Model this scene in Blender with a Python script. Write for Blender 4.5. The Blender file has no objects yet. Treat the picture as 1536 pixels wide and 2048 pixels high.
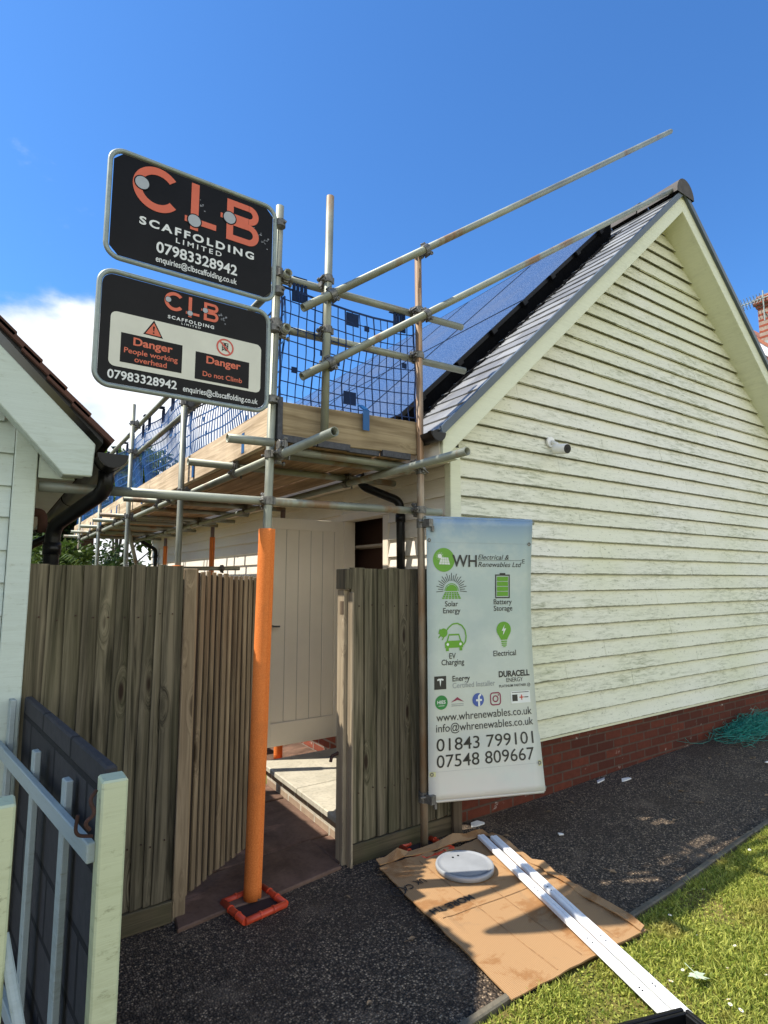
import bpy, math, random
from mathutils import Vector, Matrix, noise
random.seed(7)
R = math.radians
S = bpy.context.scene
COL = S.collection

# ------------------------------------------------------------------ camera, sky, sun, exposure
F_PX, PITCH, HEAD = 1157.0, 6.704, 55.967
cam = bpy.data.objects.new('camera', bpy.data.cameras.new('camera'))
COL.objects.link(cam); S.camera = cam
cam.data.sensor_fit = 'VERTICAL'; cam.data.sensor_height = 24.0
cam.data.lens = 24.0 * F_PX / 2048.0
cam.data.clip_start = 0.05; cam.data.clip_end = 3000
cam.location = (0, 0, 1.66)
cam.rotation_euler = (R(90 + PITCH), 0, R(HEAD - 90))

SUN_AZ, SUN_EL = 27.6, 54.2
sun_dir = Vector((-math.cos(R(SUN_AZ)) * math.cos(R(SUN_EL)), math.sin(R(SUN_AZ)) * math.cos(R(SUN_EL)), math.sin(R(SUN_EL))))
sl = bpy.data.lights.new('sun', 'SUN'); so = bpy.data.objects.new('sun', sl); COL.objects.link(so)
sl.energy = 5.0; sl.angle = R(0.53); sl.color = (1.0, 0.93, 0.82)
so.rotation_euler = (-sun_dir).to_track_quat('-Z', 'Y').to_euler()
so.location = sun_dir * 30

W = bpy.data.worlds.new('World'); S.world = W; W.use_nodes = True
nt = W.node_tree; nt.nodes.clear()
def wn(t, **k):
    n = nt.nodes.new(t)
    for a, b in k.items(): setattr(n, a, b)
    return n
sky = wn('ShaderNodeTexSky', sky_type='NISHITA', sun_disc=False, sun_elevation=R(SUN_EL),
         sun_rotation=math.atan2(sun_dir.x, sun_dir.y), altitude=0, air_density=1.0, dust_density=0.35, ozone_density=2.2)
tc = wn('ShaderNodeTexCoord')
nz = wn('ShaderNodeTexNoise'); nz.inputs['Scale'].default_value = 3.2; nz.inputs['Detail'].default_value = 9; nz.inputs['Roughness'].default_value = 0.56
mp = wn('ShaderNodeMapping'); mp.inputs['Scale'].default_value = (1, 1, 1.9); mp.inputs['Location'].default_value = (0.3, 0.1, 0.0)
nt.links.new(tc.outputs['Generated'], mp.inputs['Vector']); nt.links.new(mp.outputs['Vector'], nz.inputs['Vector'])
def wmath(op, a, b=None):
    n = wn('ShaderNodeMath', operation=op)
    for i, v in enumerate((a, b)):
        if v is None: continue
        if isinstance(v, (int, float)): n.inputs[i].default_value = v
        else: nt.links.new(v, n.inputs[i])
    return n.outputs[0]
def wdot(v):
    n = wn('ShaderNodeVectorMath', operation='DOT_PRODUCT'); nt.links.new(tc.outputs['Generated'], n.inputs[0])
    n.inputs[1].default_value = Vector(v).normalized(); return n.outputs['Value']
# a bank of cumulus low over the houses to the north-west, and unseen bright southern cloud, added low down to fill the shade
sep = wn('ShaderNodeSeparateXYZ'); nt.links.new(tc.outputs['Generated'], sep.inputs[0])
right = wmath('MAXIMUM', wmath('SUBTRACT', sep.outputs[0], 0.04), 0.0)
bank = wmath('MULTIPLY', wmath('SUBTRACT', wmath('SUBTRACT', 0.475, sep.outputs[2]), wmath('MULTIPLY', right, 0.42)), 6.5)
bank = wmath('MINIMUM', bank, 0.9)
northern = wmath('MULTIPLY', wmath('GREATER_THAN', sep.outputs[1], 0.3), 1.0)
mask = wmath('ADD', bank, wmath('MULTIPLY', wmath('SUBTRACT', nz.outputs[0], 0.47), 5.0))
ramp = wn('ShaderNodeMapRange'); ramp.interpolation_type = 'SMOOTHSTEP'
nt.links.new(mask, ramp.inputs[0]); ramp.inputs[1].default_value = 0.05; ramp.inputs[2].default_value = 0.95
fac = wmath('MULTIPLY', ramp.outputs[0], northern)
ccol = wn('ShaderNodeMixRGB'); ccol.inputs[1].default_value = (3.6, 4.4, 5.4, 1); ccol.inputs[2].default_value = (7.3, 7.4, 7.6, 1)
r2 = wn('ShaderNodeMapRange'); nt.links.new(nz.outputs[0], r2.inputs[0]); r2.inputs[1].default_value = 0.40; r2.inputs[2].default_value = 0.62
nt.links.new(r2.outputs[0], ccol.inputs[0])
tint = wn('ShaderNodeMixRGB', blend_type='MULTIPLY'); tint.inputs[0].default_value = 1; nt.links.new(sky.outputs[0], tint.inputs[1]); tint.inputs[2].default_value = (0.50, 0.92, 1.34, 1)
mixc = wn('ShaderNodeMixRGB'); nt.links.new(fac, mixc.inputs[0]); nt.links.new(tint.outputs[0], mixc.inputs[1]); nt.links.new(ccol.outputs[0], mixc.inputs[2])
south_fill = wn('ShaderNodeMapRange'); south_fill.interpolation_type = 'SMOOTHSTEP'
nt.links.new(wmath('ADD', wmath('MULTIPLY', sep.outputs[1], -1.0), wmath('MULTIPLY', wmath('SUBTRACT', nz.outputs[0], 0.5), 1.2)), south_fill.inputs[0]); south_fill.inputs[1].default_value = 0.02; south_fill.inputs[2].default_value = 0.42
mixs = wn('ShaderNodeMixRGB'); lowband = wn('ShaderNodeMapRange'); lowband.interpolation_type = 'SMOOTHSTEP'; nt.links.new(wmath('ADD', sep.outputs[2], wmath('MULTIPLY', wmath('SUBTRACT', nz.outputs[0], 0.5), 0.4)), lowband.inputs[0])
for i_, v_ in enumerate((0.40, 0.62, 1.0, 0.0)): lowband.inputs[1 + i_].default_value = v_
nt.links.new(wmath('MULTIPLY', south_fill.outputs[0], lowband.outputs[0]), mixs.inputs[0]); nt.links.new(mixc.outputs[0], mixs.inputs[1]); mixs.inputs[2].default_value = (10.6, 10.8, 10.2, 1)
bg = wn('ShaderNodeBackground'); bg.inputs['Strength'].default_value = 0.121
out = wn('ShaderNodeOutputWorld')
nt.links.new(mixs.outputs[0], bg.inputs['Color']); nt.links.new(bg.outputs[0], out.inputs['Surface'])
S.view_settings.view_transform = 'Standard'; S.view_settings.look = 'None'; S.view_settings.gamma = 1; S.view_settings.exposure = 0.57

# ------------------------------------------------------------------ materials
class NT:
    def __init__(s, name, rough=0.7, metal=0.0, spec=0.5):
        s.m = bpy.data.materials.new(name); s.m.use_nodes = True; s.t = s.m.node_tree
        s.b = s.t.nodes['Principled BSDF']; s.b.inputs['Roughness'].default_value = rough
        s.b.inputs['Metallic'].default_value = metal; s.b.inputs['Specular IOR Level'].default_value = spec
        s._tc = None
    def n(s, t, **k):
        n = s.t.nodes.new(t)
        for a, b in k.items(): setattr(n, a, b)
        return n
    def l(s, a, b): s.t.links.new(a, b)
    def co(s, scale=(1, 1, 1), loc=(0, 0, 0), rot=(0, 0, 0), rnd=0.0):
        if not s._tc: s._tc = s.n('ShaderNodeTexCoord')
        m = s.n('ShaderNodeMapping'); m.inputs['Scale'].default_value = scale; m.inputs['Location'].default_value = loc; m.inputs['Rotation'].default_value = rot
        src = s._tc.outputs['Object']
        if rnd:
            oi = s.n('ShaderNodeObjectInfo'); a = s.n('ShaderNodeVectorMath', operation='SCALE'); a.inputs[0].default_value = (17.3, 9.1, 5.7)
            s.l(oi.outputs['Random'], a.inputs['Scale']); b = s.n('ShaderNodeVectorMath', operation='ADD'); s.l(src, b.inputs[0]); s.l(a.outputs[0], b.inputs[1]); src = b.outputs[0]
        s.l(src, m.inputs['Vector']); return m.outputs[0]
    def noise(s, co, scale=1, detail=4, rough=0.5, dist=0.0):
        n = s.n('ShaderNodeTexNoise'); s.l(co, n.inputs['Vector']); n.inputs['Scale'].default_value = scale
        n.inputs['Detail'].default_value = detail; n.inputs['Roughness'].default_value = rough; n.inputs['Distortion'].default_value = dist
        return n.outputs[0]
    def vor(s, co, scale=1, feature='F1', out='Distance'):
        n = s.n('ShaderNodeTexVoronoi', feature=feature); s.l(co, n.inputs['Vector']); n.inputs['Scale'].default_value = scale
        return n.outputs[out]
    def rng(s, v, a, b, c=0.0, d=1.0, smooth=False):
        n = s.n('ShaderNodeMapRange')
        if smooth: n.interpolation_type = 'SMOOTHSTEP'
        s.l(v, n.inputs[0])
        for i, q in enumerate((a, b, c, d)): n.inputs[1 + i].default_value = q
        return n.outputs[0]
    def math(s, op, a, b=0.0):
        n = s.n('ShaderNodeMath', operation=op)
        for i, v in enumerate((a, b)):
            if isinstance(v, (int, float)): n.inputs[i].default_value = v
            else: s.l(v, n.inputs[i])
        return n.outputs[0]
    def mix(s, f, a, b, mode='MIX'):
        n = s.n('ShaderNodeMixRGB', blend_type=mode)
        for i, v in enumerate((f, a, b)):
            if isinstance(v, (int, float)): n.inputs[i].default_value = v
            elif isinstance(v, tuple): n.inputs[i].default_value = (*v, 1)
            else: s.l(v, n.inputs[i])
        return n.outputs[0]
    def col(s, v):
        if isinstance(v, tuple): s.b.inputs['Base Color'].default_value = (*v, 1)
        else: s.l(v, s.b.inputs['Base Color'])
    def bump(s, h, strength=0.3, dist=0.01):
        n = s.n('ShaderNodeBump'); s.l(h, n.inputs['Height']); n.inputs['Strength'].default_value = strength; n.inputs['Distance'].default_value = dist
        s.l(n.outputs[0], s.b.inputs['Normal'])
    def rnd_obj(s): return s.n('ShaderNodeObjectInfo').outputs['Random']
    def rnd_isl(s): return s.n('ShaderNodeNewGeometry').outputs['Random Per Island']

def plain(name, c, rough=0.6, metal=0.0, var=0.12, scale=9.0, bump=0.0, spec=0.5):
    t = NT(name, rough, metal, spec); co = t.co(rnd=1)
    n = t.noise(co, scale, 5, 0.6)
    t.col(t.mix(t.rng(n, 0.3, 0.7), tuple(x * (1 - var) for x in c), tuple(min(1, x * (1 + var)) for x in c)))
    if bump: t.bump(t.noise(co, scale * 6, 4), bump, 0.004)
    return t.m

def wood(name, dark, light, grain='z', knots=0.0, rough=0.85, green=0.0, tone=0.18):
    t = NT(name, rough, 0, 0.25)
    st = {'x': (1.2, 30, 30), 'y': (30, 1.2, 30), 'z': (30, 30, 1.2)}[grain]
    kt = {'x': (1.6, 7, 7), 'y': (7, 1.6, 7), 'z': (7, 7, 1.9)}[grain]
    co = t.co(st, rnd=1); ck = t.co(kt, rnd=1)
    v = t.vor(ck, 1.0)
    kn = t.rng(v, 0.07, 0.30, 1, 0, True)
    warp = t.n('ShaderNodeVectorMath', operation='ADD'); t.l(co, warp.inputs[0])
    sc = t.n('ShaderNodeVectorMath', operation='SCALE'); sc.inputs[0].default_value = (1.7, 1.7, 1.7); t.l(kn, sc.inputs['Scale']); t.l(sc.outputs[0], warp.inputs[1])
    g = t.noise(warp.outputs[0], 1.0, 5, 0.62, 0.8)
    g2 = t.noise(t.co((3, 3, 1.3), rnd=1), 1.0, 4)
    c = t.mix(t.rng(g, 0.34, 0.66), dark, light)
    c = t.mix(t.rng(g2, 0.4, 0.75, 0, 0.45), c, tuple(x * 0.55 for x in dark))
    if green: c = t.mix(t.rng(t.noise(t.co((5, 5, 1.0), loc=(3, 1, 2), rnd=1), 1, 5, 0.6), 0.42, 0.7, 0, green), c, (0.075, 0.078, 0.032))
    if knots: c = t.mix(t.math('MULTIPLY', t.rng(v, 0.05, 0.13, 1, 0, True), knots), c, (0.025, 0.014, 0.008))
    h = t.n('ShaderNodeHueSaturation'); t.l(c, h.inputs['Color']); t.l(t.rng(t.rnd_obj(), 0, 1, 1 - tone, 1 + tone), h.inputs['Value'])
    t.col(h.outputs[0]); t.bump(g, 0.6, 0.005)
    return t.m

def tube_mat(name, base, rust=0.0):
    t = NT(name, 0.55, 0.4, 0.4); co = t.co((2.5, 2.5, 2.5), rnd=1)
    n = t.noise(co, 1.0, 6, 0.6); c = t.mix(t.rng(n, 0.35, 0.68), tuple(x * 0.6 for x in base), base)
    r = t.noise(t.co((4, 4, 1.6), loc=(4, 4, 4), rnd=1), 1.0, 5, 0.6)
    rf = t.rng(r, 0.60 - 0.3 * rust, 0.70 - 0.2 * rust, 0, 0.9)
    c = t.mix(rf, c, (0.22, 0.125, 0.06)); t.col(c)
    sp = t.rng(t.noise(t.co((40, 40, 40), rnd=1), 1, 3), 0.66, 0.72)
    t.l(t.math('SUBTRACT', 0.45, t.math('MULTIPLY', rf, 0.4)), t.b.inputs['Metallic']); t.l(t.rng(n, 0.3, 0.7, 0.45, 0.65), t.b.inputs['Roughness'])
    return t.m

def weatherboard(name, c, dirt=0.6, algae=(0.20, 0.22, 0.10), lap_shade=0.0):
    t = NT(name, 0.6, 0, 0.3)
    g = t.noise(t.co((2.2, 2.2, 75)), 1, 5, 0.6, 1.6)
    big = t.noise(t.co((0.75, 0.75, 2.3), loc=(2.1, 0, 5.3)), 1, 5, 0.62)
    streak = t.noise(t.co((7, 7, 42)), 1, 7, 0.72, 0.5); speck = t.noise(t.co((34, 34, 60), loc=(1, 7, 1)), 1, 5, 0.7)
    col = t.mix(t.rng(g, 0.3, 0.75), tuple(x * 0.90 for x in c), c)
    col = t.mix(t.rng(t.rnd_isl(), 0, 1, 0, 0.12), col, tuple(x * 0.72 for x in c))
    green = t.rng(t.noise(t.co((0.45, 0.45, 0.5), loc=(9, 2, 3)), 1, 3), 0.38, 0.65, 0, 0.33 * dirt); col = t.mix(green, col, (c[0] * .72, c[1] * .77, c[2] * .50))
    m = t.math('MULTIPLY', t.rng(big, 0.42, 0.66), t.rng(streak, 0.44, 0.66)); col = t.mix(t.math('MINIMUM', t.math('MULTIPLY', m, dirt * 0.55), 0.9), col, algae)
    m2 = t.math('MULTIPLY', t.rng(speck, 0.56, 0.70), t.rng(streak, 0.44, 0.60)); col = t.mix(t.math('MINIMUM', t.math('MULTIPLY', m2, 0.75 * dirt), 0.95), col, (0.23, 0.24, 0.14))
    if lap_shade:  # lap shadow painted as a dark band along each board's lower edge
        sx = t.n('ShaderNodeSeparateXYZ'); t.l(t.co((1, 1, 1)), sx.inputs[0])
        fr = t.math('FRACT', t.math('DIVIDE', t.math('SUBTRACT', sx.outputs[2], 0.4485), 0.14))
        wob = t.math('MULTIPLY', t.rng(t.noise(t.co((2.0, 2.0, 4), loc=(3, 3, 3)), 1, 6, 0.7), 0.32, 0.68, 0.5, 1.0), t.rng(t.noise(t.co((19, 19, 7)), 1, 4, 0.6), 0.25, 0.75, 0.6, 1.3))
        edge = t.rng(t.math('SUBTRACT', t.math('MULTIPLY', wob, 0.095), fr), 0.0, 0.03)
        col = t.mix(t.math('MULTIPLY', edge, lap_shade), col, (0.085, 0.085, 0.035))
    t.col(col); t.bump(g, 0.3, 0.003); return t.m

def bricks(name, c1, c2, mortar, plane='xz', bw=0.225, bh=0.075, mort=0.01, patch=0.8):
    t = NT(name, 0.9, 0, 0.2)
    tc_ = t.n('ShaderNodeTexCoord'); sp = t.n('ShaderNodeSeparateXYZ'); t.l(tc_.outputs['Object'], sp.inputs[0])
    cb = t.n('ShaderNodeCombineXYZ'); t.l(sp.outputs[{'xz': 0, 'yz': 1}[plane]], cb.inputs[0]); t.l(sp.outputs[2], cb.inputs[1])
    b = t.n('ShaderNodeTexBrick'); t.l(cb.outputs[0], b.inputs['Vector']); b.inputs['Scale'].default_value = 1
    b.inputs['Brick Width'].default_value = bw; b.inputs['Row Height'].default_value = bh; b.inputs['Mortar Size'].default_value = mort; b.inputs['Mortar Smooth'].default_value = 0.25
    b.inputs['Color1'].default_value = (*c1, 1); b.inputs['Color2'].default_value = (*c2, 1); b.inputs['Mortar'].default_value = (*mortar, 1); b.inputs['Bias'].default_value = 0
    n = t.noise(t.co((22, 22, 22)), 1, 6, 0.7); n2 = t.noise(t.co((4.5, 4.5, 9)), 1, 7, 0.7)
    c = t.mix(t.rng(n, 0.35, 0.7, 0, 0.5), b.outputs['Color'], tuple(x * 0.45 for x in c1))
    c = t.mix(t.math('MULTIPLY', t.rng(n2, 0.62, 0.66, 0, patch), t.rng(n, 0.45, 0.55)), c, (0.45, 0.40, 0.34))
    t.col(c); hh = t.math('SUBTRACT', t.math('MULTIPLY', n, 0.35), b.outputs['Fac']); t.bump(hh, 0.7, 0.006); return t.m

M = {}
M['tube'] = tube_mat('galvanised_tube', (0.36, 0.38, 0.31), 0.15)
M['tube_rusty'] = tube_mat('rusty_tube', (0.42, 0.36, 0.27), 0.75)
M['tube_in'] = plain('tube_bore', (0.02, 0.018, 0.015), 0.9)
M['coupler'] = plain('coupler_steel', (0.16, 0.155, 0.14), 0.55, 0.6, 0.5, 40)
M['frame'] = plain('sign_frame_zinc', (0.27, 0.32, 0.30), 0.5, 0.3, 0.15, 20)
M['black_panel'] = plain('sign_black', (0.008, 0.008, 0.009), 0.3, 0, 0.2, 6, 0, 0.12)
M['sign_white'] = plain('sign_cream', (0.62, 0.62, 0.52), 0.4, 0, 0.05, 8)
M['sign_text'] = plain('sign_white_vinyl', (0.70, 0.72, 0.70), 0.4, 0, 0.04)
M['sign_orange'] = plain('sign_orange_vinyl', (0.62, 0.12, 0.05), 0.4, 0, 0.06)
M['sign_grey'] = plain('sign_grey_vinyl', (0.36, 0.39, 0.41), 0.4, 0, 0.05)
M['sign_red'] = plain('sign_red_vinyl', (0.55, 0.07, 0.04), 0.4, 0, 0.05)
M['scuff'] = plain('sign_scuff', (0.20, 0.21, 0.23), 0.7, 0, 0.3, 30)
M['wall'] = weatherboard('painted_weatherboard', (0.86, 0.85, 0.735), 1.5, lap_shade=0.85)
M['wall_side'] = weatherboard('painted_weatherboard_side', (0.84, 0.78, 0.68), 0.2)
M['wall_old'] = weatherboard('painted_weatherboard_grey', (0.58, 0.66, 0.62), 0.5)
M['trim'] = weatherboard('painted_trim', (0.80, 0.82, 0.64), 0.35)
M['trim_old'] = weatherboard('painted_trim_grey', (0.58, 0.66, 0.60), 0.5)
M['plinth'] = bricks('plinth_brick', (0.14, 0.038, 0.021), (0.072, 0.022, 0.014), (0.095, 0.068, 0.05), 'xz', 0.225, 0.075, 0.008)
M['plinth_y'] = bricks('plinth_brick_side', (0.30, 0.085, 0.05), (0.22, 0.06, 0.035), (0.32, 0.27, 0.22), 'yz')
M['step_brick'] = bricks('old_step_brick', (0.40, 0.30, 0.21), (0.32, 0.22, 0.15), (0.55, 0.50, 0.40), 'yz', 0.225, 0.07, 0.012)
M['chim'] = bricks('chimney_brick', (0.34, 0.09, 0.05), (0.25, 0.06, 0.035), (0.35, 0.28, 0.22))
M['farbrick'] = bricks('far_brick', (0.20, 0.11, 0.07), (0.15, 0.08, 0.055), (0.25, 0.2, 0.16))
M['block'] = bricks('grey_blockwork', (0.064, 0.062, 0.065), (0.046, 0.045, 0.047), (0.020, 0.020, 0.022), 'yz', 0.44, 0.215, 0.012, 0.0)
t = NT('roof_slate', 0.42, 0, 0.5); n = t.noise(t.co((5, 5, 5)), 1, 5, 0.6)
c = t.mix(t.rnd_isl(), (0.19, 0.195, 0.20), (0.33, 0.335, 0.33)); c = t.mix(t.rng(n, 0.45, 0.75, 0, 0.5), c, (0.10, 0.095, 0.09)); t.col(c); t.bump(t.noise(t.co((30, 30, 30)), 1, 5), 0.25, 0.004); M['slate'] = t.m
t = NT('clay_tile', 0.85, 0, 0.2); n = t.noise(t.co((9, 9, 9)), 1, 5, 0.65)
c = t.mix(t.rnd_isl(), (0.060, 0.032, 0.025), (0.115, 0.055, 0.040)); c = t.mix(t.rng(n, 0.5, 0.7, 0, 0.6), c, (0.06, 0.05, 0.04)); t.col(c); t.bump(n, 0.3, 0.004); M['tile'] = t.m
M['tile_far'] = plain('red_roof_tile', (0.36, 0.13, 0.07), 0.85, 0, 0.3, 14)
M['verge'] = plain('verge_trim_grey', (0.075, 0.10, 0.125), 0.45, 0, 0.1)
M['ridge'] = plain('ridge_tile_dark', (0.075, 0.065, 0.058), 0.75, 0, 0.3, 12, 0.2)
M['black'] = plain('black_plastic', (0.006, 0.006, 0.0065), 0.32, 0, 0.2, 8, 0, 0.25)
M['black_mesh'] = plain('black_pest_mesh', (0.004, 0.004, 0.0045), 0.9, 0, 0.2, 20, 0, 0.05)
t = NT('solar_glass', 0.16, 0, 0.6); sp = t.noise(t.co((75, 75, 75)), 1, 3, 0.7); big = t.noise(t.co((1.2, 1.2, 1.2)), 1, 3)
c = t.mix(t.rng(sp, 0.40, 0.68), (0.018, 0.035, 0.085), (0.16, 0.20, 0.27)); t.col(c); t.l(t.rng(big, 0.3, 0.7, 0.16, 0.32), t.b.inputs['Roughness']); t.bump(sp, 0.22, 0.002); M['solar'] = t.m  # pale specks paint sun glints into the glass colour
M['door'] = plain('door_paint', (0.84, 0.75, 0.61), 0.5, 0, 0.03, 5)
M['door_groove'] = plain('door_groove', (0.40, 0.35, 0.28), 0.7)
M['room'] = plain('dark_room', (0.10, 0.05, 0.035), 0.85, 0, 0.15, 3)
M['fence'] = wood('fence_board_weathered', (0.032, 0.027, 0.016), (0.215, 0.182, 0.120), 'z', 1.0, green=0.35)
M['gate'] = wood('gate_board', (0.15, 0.105, 0.062), (0.37, 0.28, 0.175), 'z', 0.55, green=0.15)
M['gate_dark'] = wood('gate_gap_shade', (0.018, 0.012, 0.008), (0.055, 0.038, 0.024), 'z', 0.3)
M['gravel_board'] = wood('gravel_board', (0.045, 0.036, 0.022), (0.13, 0.10, 0.06), 'x', 0.7, green=0.4)
M['jamb'] = wood('pale_jamb', (0.19, 0.15, 0.10), (0.40, 0.33, 0.225), 'z', 0.3)
M['post'] = wood('fence_post', (0.07, 0.05, 0.033), (0.19, 0.14, 0.09), 'z', 0.5)
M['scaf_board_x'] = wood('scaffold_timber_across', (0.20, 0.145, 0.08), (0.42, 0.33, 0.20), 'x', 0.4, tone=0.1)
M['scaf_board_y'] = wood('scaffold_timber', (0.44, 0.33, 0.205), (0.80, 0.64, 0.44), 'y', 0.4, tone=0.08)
M['deck'] = wood('scaffold_deck_timber', (0.24, 0.155, 0.085), (0.50, 0.34, 0.20), 'y', 0.5, tone=0.22)
M['bandm'] = plain('board_end_band', (0.05, 0.052, 0.06), 0.6, 0.3, 0.4, 60)
M['picket'] = weatherboard('picket_paint', (0.38, 0.44, 0.46), 0.8, (0.2, 0.22, 0.17))
M['gatepost'] = weatherboard('gatepost_paint', (0.58, 0.62, 0.45), 1.5, (0.24, 0.26, 0.12))
M['rust'] = plain('rusty_iron', (0.055, 0.025, 0.018), 0.8, 0.3, 0.4, 40)
t = NT('orange_foam', 0.85, 0, 0.15); n = t.noise(t.co((160, 160, 160)), 1, 3)
dn_ = t.noise(t.co((7, 7, 4)), 1, 6, 0.65); t.col(t.mix(t.rng(dn_, 0.52, 0.72, 0, 0.5), t.mix(t.rng(n, 0.3, 0.7), (0.66, 0.17, 0.035), (0.78, 0.24, 0.06)), (0.40, 0.14, 0.05))); t.bump(n, 0.5, 0.004); M['foam'] = t.m
M['tray'] = plain('red_plastic', (0.62, 0.07, 0.025), 0.4, 0, 0.15, 14)
M['tray_in'] = plain('tray_rubber', (0.035, 0.02, 0.018), 0.8)
t = NT('blue_netting', 0.45, 0, 0.4); t.col(t.mix(t.rnd_obj(), (0.020, 0.13, 0.36), (0.03, 0.17, 0.44)))
tr = t.n('ShaderNodeBsdfTranslucent'); tr.inputs[0].default_value = (0.03, 0.22, 0.55, 1); mx = t.n('ShaderNodeMixShader'); mx.inputs[0].default_value = 0.35
o_ = t.t.nodes['Material Output']; t.l(t.b.outputs[0], mx.inputs[1]); t.l(tr.outputs[0], mx.inputs[2]); t.l(mx.outputs[0], o_.inputs['Surface']); M['blue'] = t.m
t = NT('shaded_netting', 0.6, 0, 0.2); t.col((0.010, 0.032, 0.11)); M['shaded_net'] = t.m  # darker copy of the blue netting, with shade put into its colour
M['navy'] = plain('navy_clip', (0.010, 0.025, 0.075), 0.7, 0, 0.2, 12, 0, 0.15)
M['cctv'] = plain('white_plastic', (0.80, 0.80, 0.78), 0.35, 0, 0.02)
# ground surfaces
t = NT('pea_gravel', 0.75, 0, 0.3); co = t.co((1, 1, 1))
v1 = t.n('ShaderNodeTexVoronoi'); t.l(co, v1.inputs['Vector']); v1.inputs['Scale'].default_value = 105
hs = t.n('ShaderNodeSeparateColor'); t.l(v1.outputs['Color'], hs.inputs[0])
cr = t.n('ShaderNodeValToRGB'); t.l(hs.outputs[0], cr.inputs[0]); e = cr.color_ramp.elements
e[0].position = 0.0; e[0].color = (0.020, 0.016, 0.013, 1); e[1].position = 1.0; e[1].color = (0.60, 0.45, 0.29, 1)
for p_, c_ in ((0.3, (0.090, 0.066, 0.045, 1)), (0.55, (0.158, 0.115, 0.077, 1)), (0.85, (0.28, 0.205, 0.138, 1))): q = e.new(p_); q.color = c_
d = t.rng(v1.outputs['Distance'], 0.25, 0.65, 0, 1)
c = t.mix(t.math('MULTIPLY', d, 0.8), cr.outputs[0], (0.02, 0.016, 0.013))
big = t.noise(t.co((1.7, 1.7, 1.7)), 1, 7, 0.68); c = t.mix(t.rng(big, 0.46, 0.66, 0, 0.7), c, (0.058, 0.040, 0.026)); c = t.mix(t.rng(t.noise(t.co((2.6, 2.6, 2.6), loc=(7, 1, 0)), 1, 6, 0.65), 0.56, 0.72, 0, 0.45), c, (0.25, 0.185, 0.125))
t.col(c); t.bump(t.math('SUBTRACT', 1.0, v1.outputs['Distance']), 1.0, 0.008); M['gravel'] = t.m
t = NT('lawn_soil', 0.95, 0, 0.1); n = t.noise(t.co((3, 3, 3)), 1, 6, 0.65); n2 = t.noise(t.co((60, 60, 60)), 1, 3)
c = t.mix(t.rng(n, 0.4, 0.65), (0.13, 0.15, 0.025), (0.22, 0.16, 0.06)); c = t.mix(t.rng(n2, 0.4, 0.7, 0, 0.6), c, (0.03, 0.035, 0.012)); t.col(c); t.bump(n2, 0.8, 0.01); M['soil'] = t.m
t = NT('grass_blade', 0.55, 0, 0.3); n = t.noise(t.co((2.6, 2.6, 2.6)), 1, 4, 0.6); isl = t.rnd_isl()
c = t.mix(isl, (0.12, 0.185, 0.016), (0.54, 0.55, 0.115)); c = t.mix(t.rng(n, 0.52, 0.70, 0, 0.75), c, (0.46, 0.33, 0.11)); t.col(c)
tr = t.n('ShaderNodeBsdfTranslucent'); t.l(c, tr.inputs[0]); mx = t.n('ShaderNodeMixShader'); mx.inputs[0].default_value = 0.35
t.l(t.b.outputs[0], mx.inputs[1]); t.l(tr.outputs[0], mx.inputs[2]); t.l(mx.outputs[0], t.t.nodes['Material Output'].inputs['Surface']); M['grass'] = t.m
def stone(name, a, b, stain):
    t = NT(name, 0.7, 0, 0.3); n = t.noise(t.co((3.5, 3.5, 3.5)), 1, 7, 0.65, 0.6); n2 = t.noise(t.co((45, 45, 45)), 1, 4)
    c = t.mix(t.rng(n, 0.35, 0.65), a, b); c = t.mix(t.rng(t.noise(t.co((1.7, 4, 1.7), loc=(5, 2, 0)), 1, 5, 0.7), 0.56, 0.66, 0, 0.7), c, stain)
    c = t.mix(t.rng(n2, 0.5, 0.75, 0, 0.35), c, tuple(x * 0.4 for x in a)); t.col(c); t.bump(t.math('ADD', n, t.math('MULTIPLY', n2, 0.4)), 0.4, 0.008); return t.m
M['flag'] = stone('flagstone', (0.085, 0.050, 0.034), (0.19, 0.115, 0.080), (0.34, 0.19, 0.13))
M['slab'] = stone('concrete_slab', (0.40, 0.37, 0.29), (0.52, 0.48, 0.38), (0.30, 0.28, 0.2))
M['edging'] = stone('concrete_edging', (0.085, 0.075, 0.055), (0.17, 0.15, 0.11), (0.05, 0.055, 0.03))
t = NT('cardboard', 0.8, 0, 0.2); fl = t.n('ShaderNodeTexWave', wave_type='BANDS', bands_direction='X'); t.l(t.co((1, 1, 1), rot=(0, 0, R(2))), fl.inputs['Vector']); fl.inputs['Scale'].default_value = 36; fl.inputs['Distortion'].default_value = 0.6
n = t.noise(t.co((3.4, 5, 3)), 1, 7, 0.68, 0.4); c = t.mix(t.rng(fl.outputs[1], 0.2, 0.9), (0.34, 0.20, 0.095), (0.41, 0.25, 0.122))
c = t.mix(t.rng(n, 0.52, 0.60, 0, 0.8), c, (0.27, 0.13, 0.048)); c = t.mix(t.rng(t.noise(t.co((14, 14, 14)), 1, 5), 0.62, 0.7, 0, 0.5), c, (0.30, 0.19, 0.10)); t.col(c); t.bump(fl.outputs[1], 0.25, 0.003); M['card'] = t.m
M['card_fold'] = plain('card_fold', (0.30, 0.165, 0.07), 0.85, 0, 0.3, 30)
M['card_print'] = plain('card_print', (0.03, 0.025, 0.02), 0.8, 0, 0.3, 50)
M['lid'] = plain('grey_lid', (0.29, 0.305, 0.32), 0.35, 0, 0.12, 7)
M['upvc'] = plain('white_trunking', (0.82, 0.83, 0.84), 0.3, 0, 0.03)
M['net'] = plain('green_netting', (0.012, 0.22, 0.16), 0.6, 0, 0.3, 20)
M['white'] = plain('white_scrap', (0.75, 0.74, 0.70), 0.6)
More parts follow.
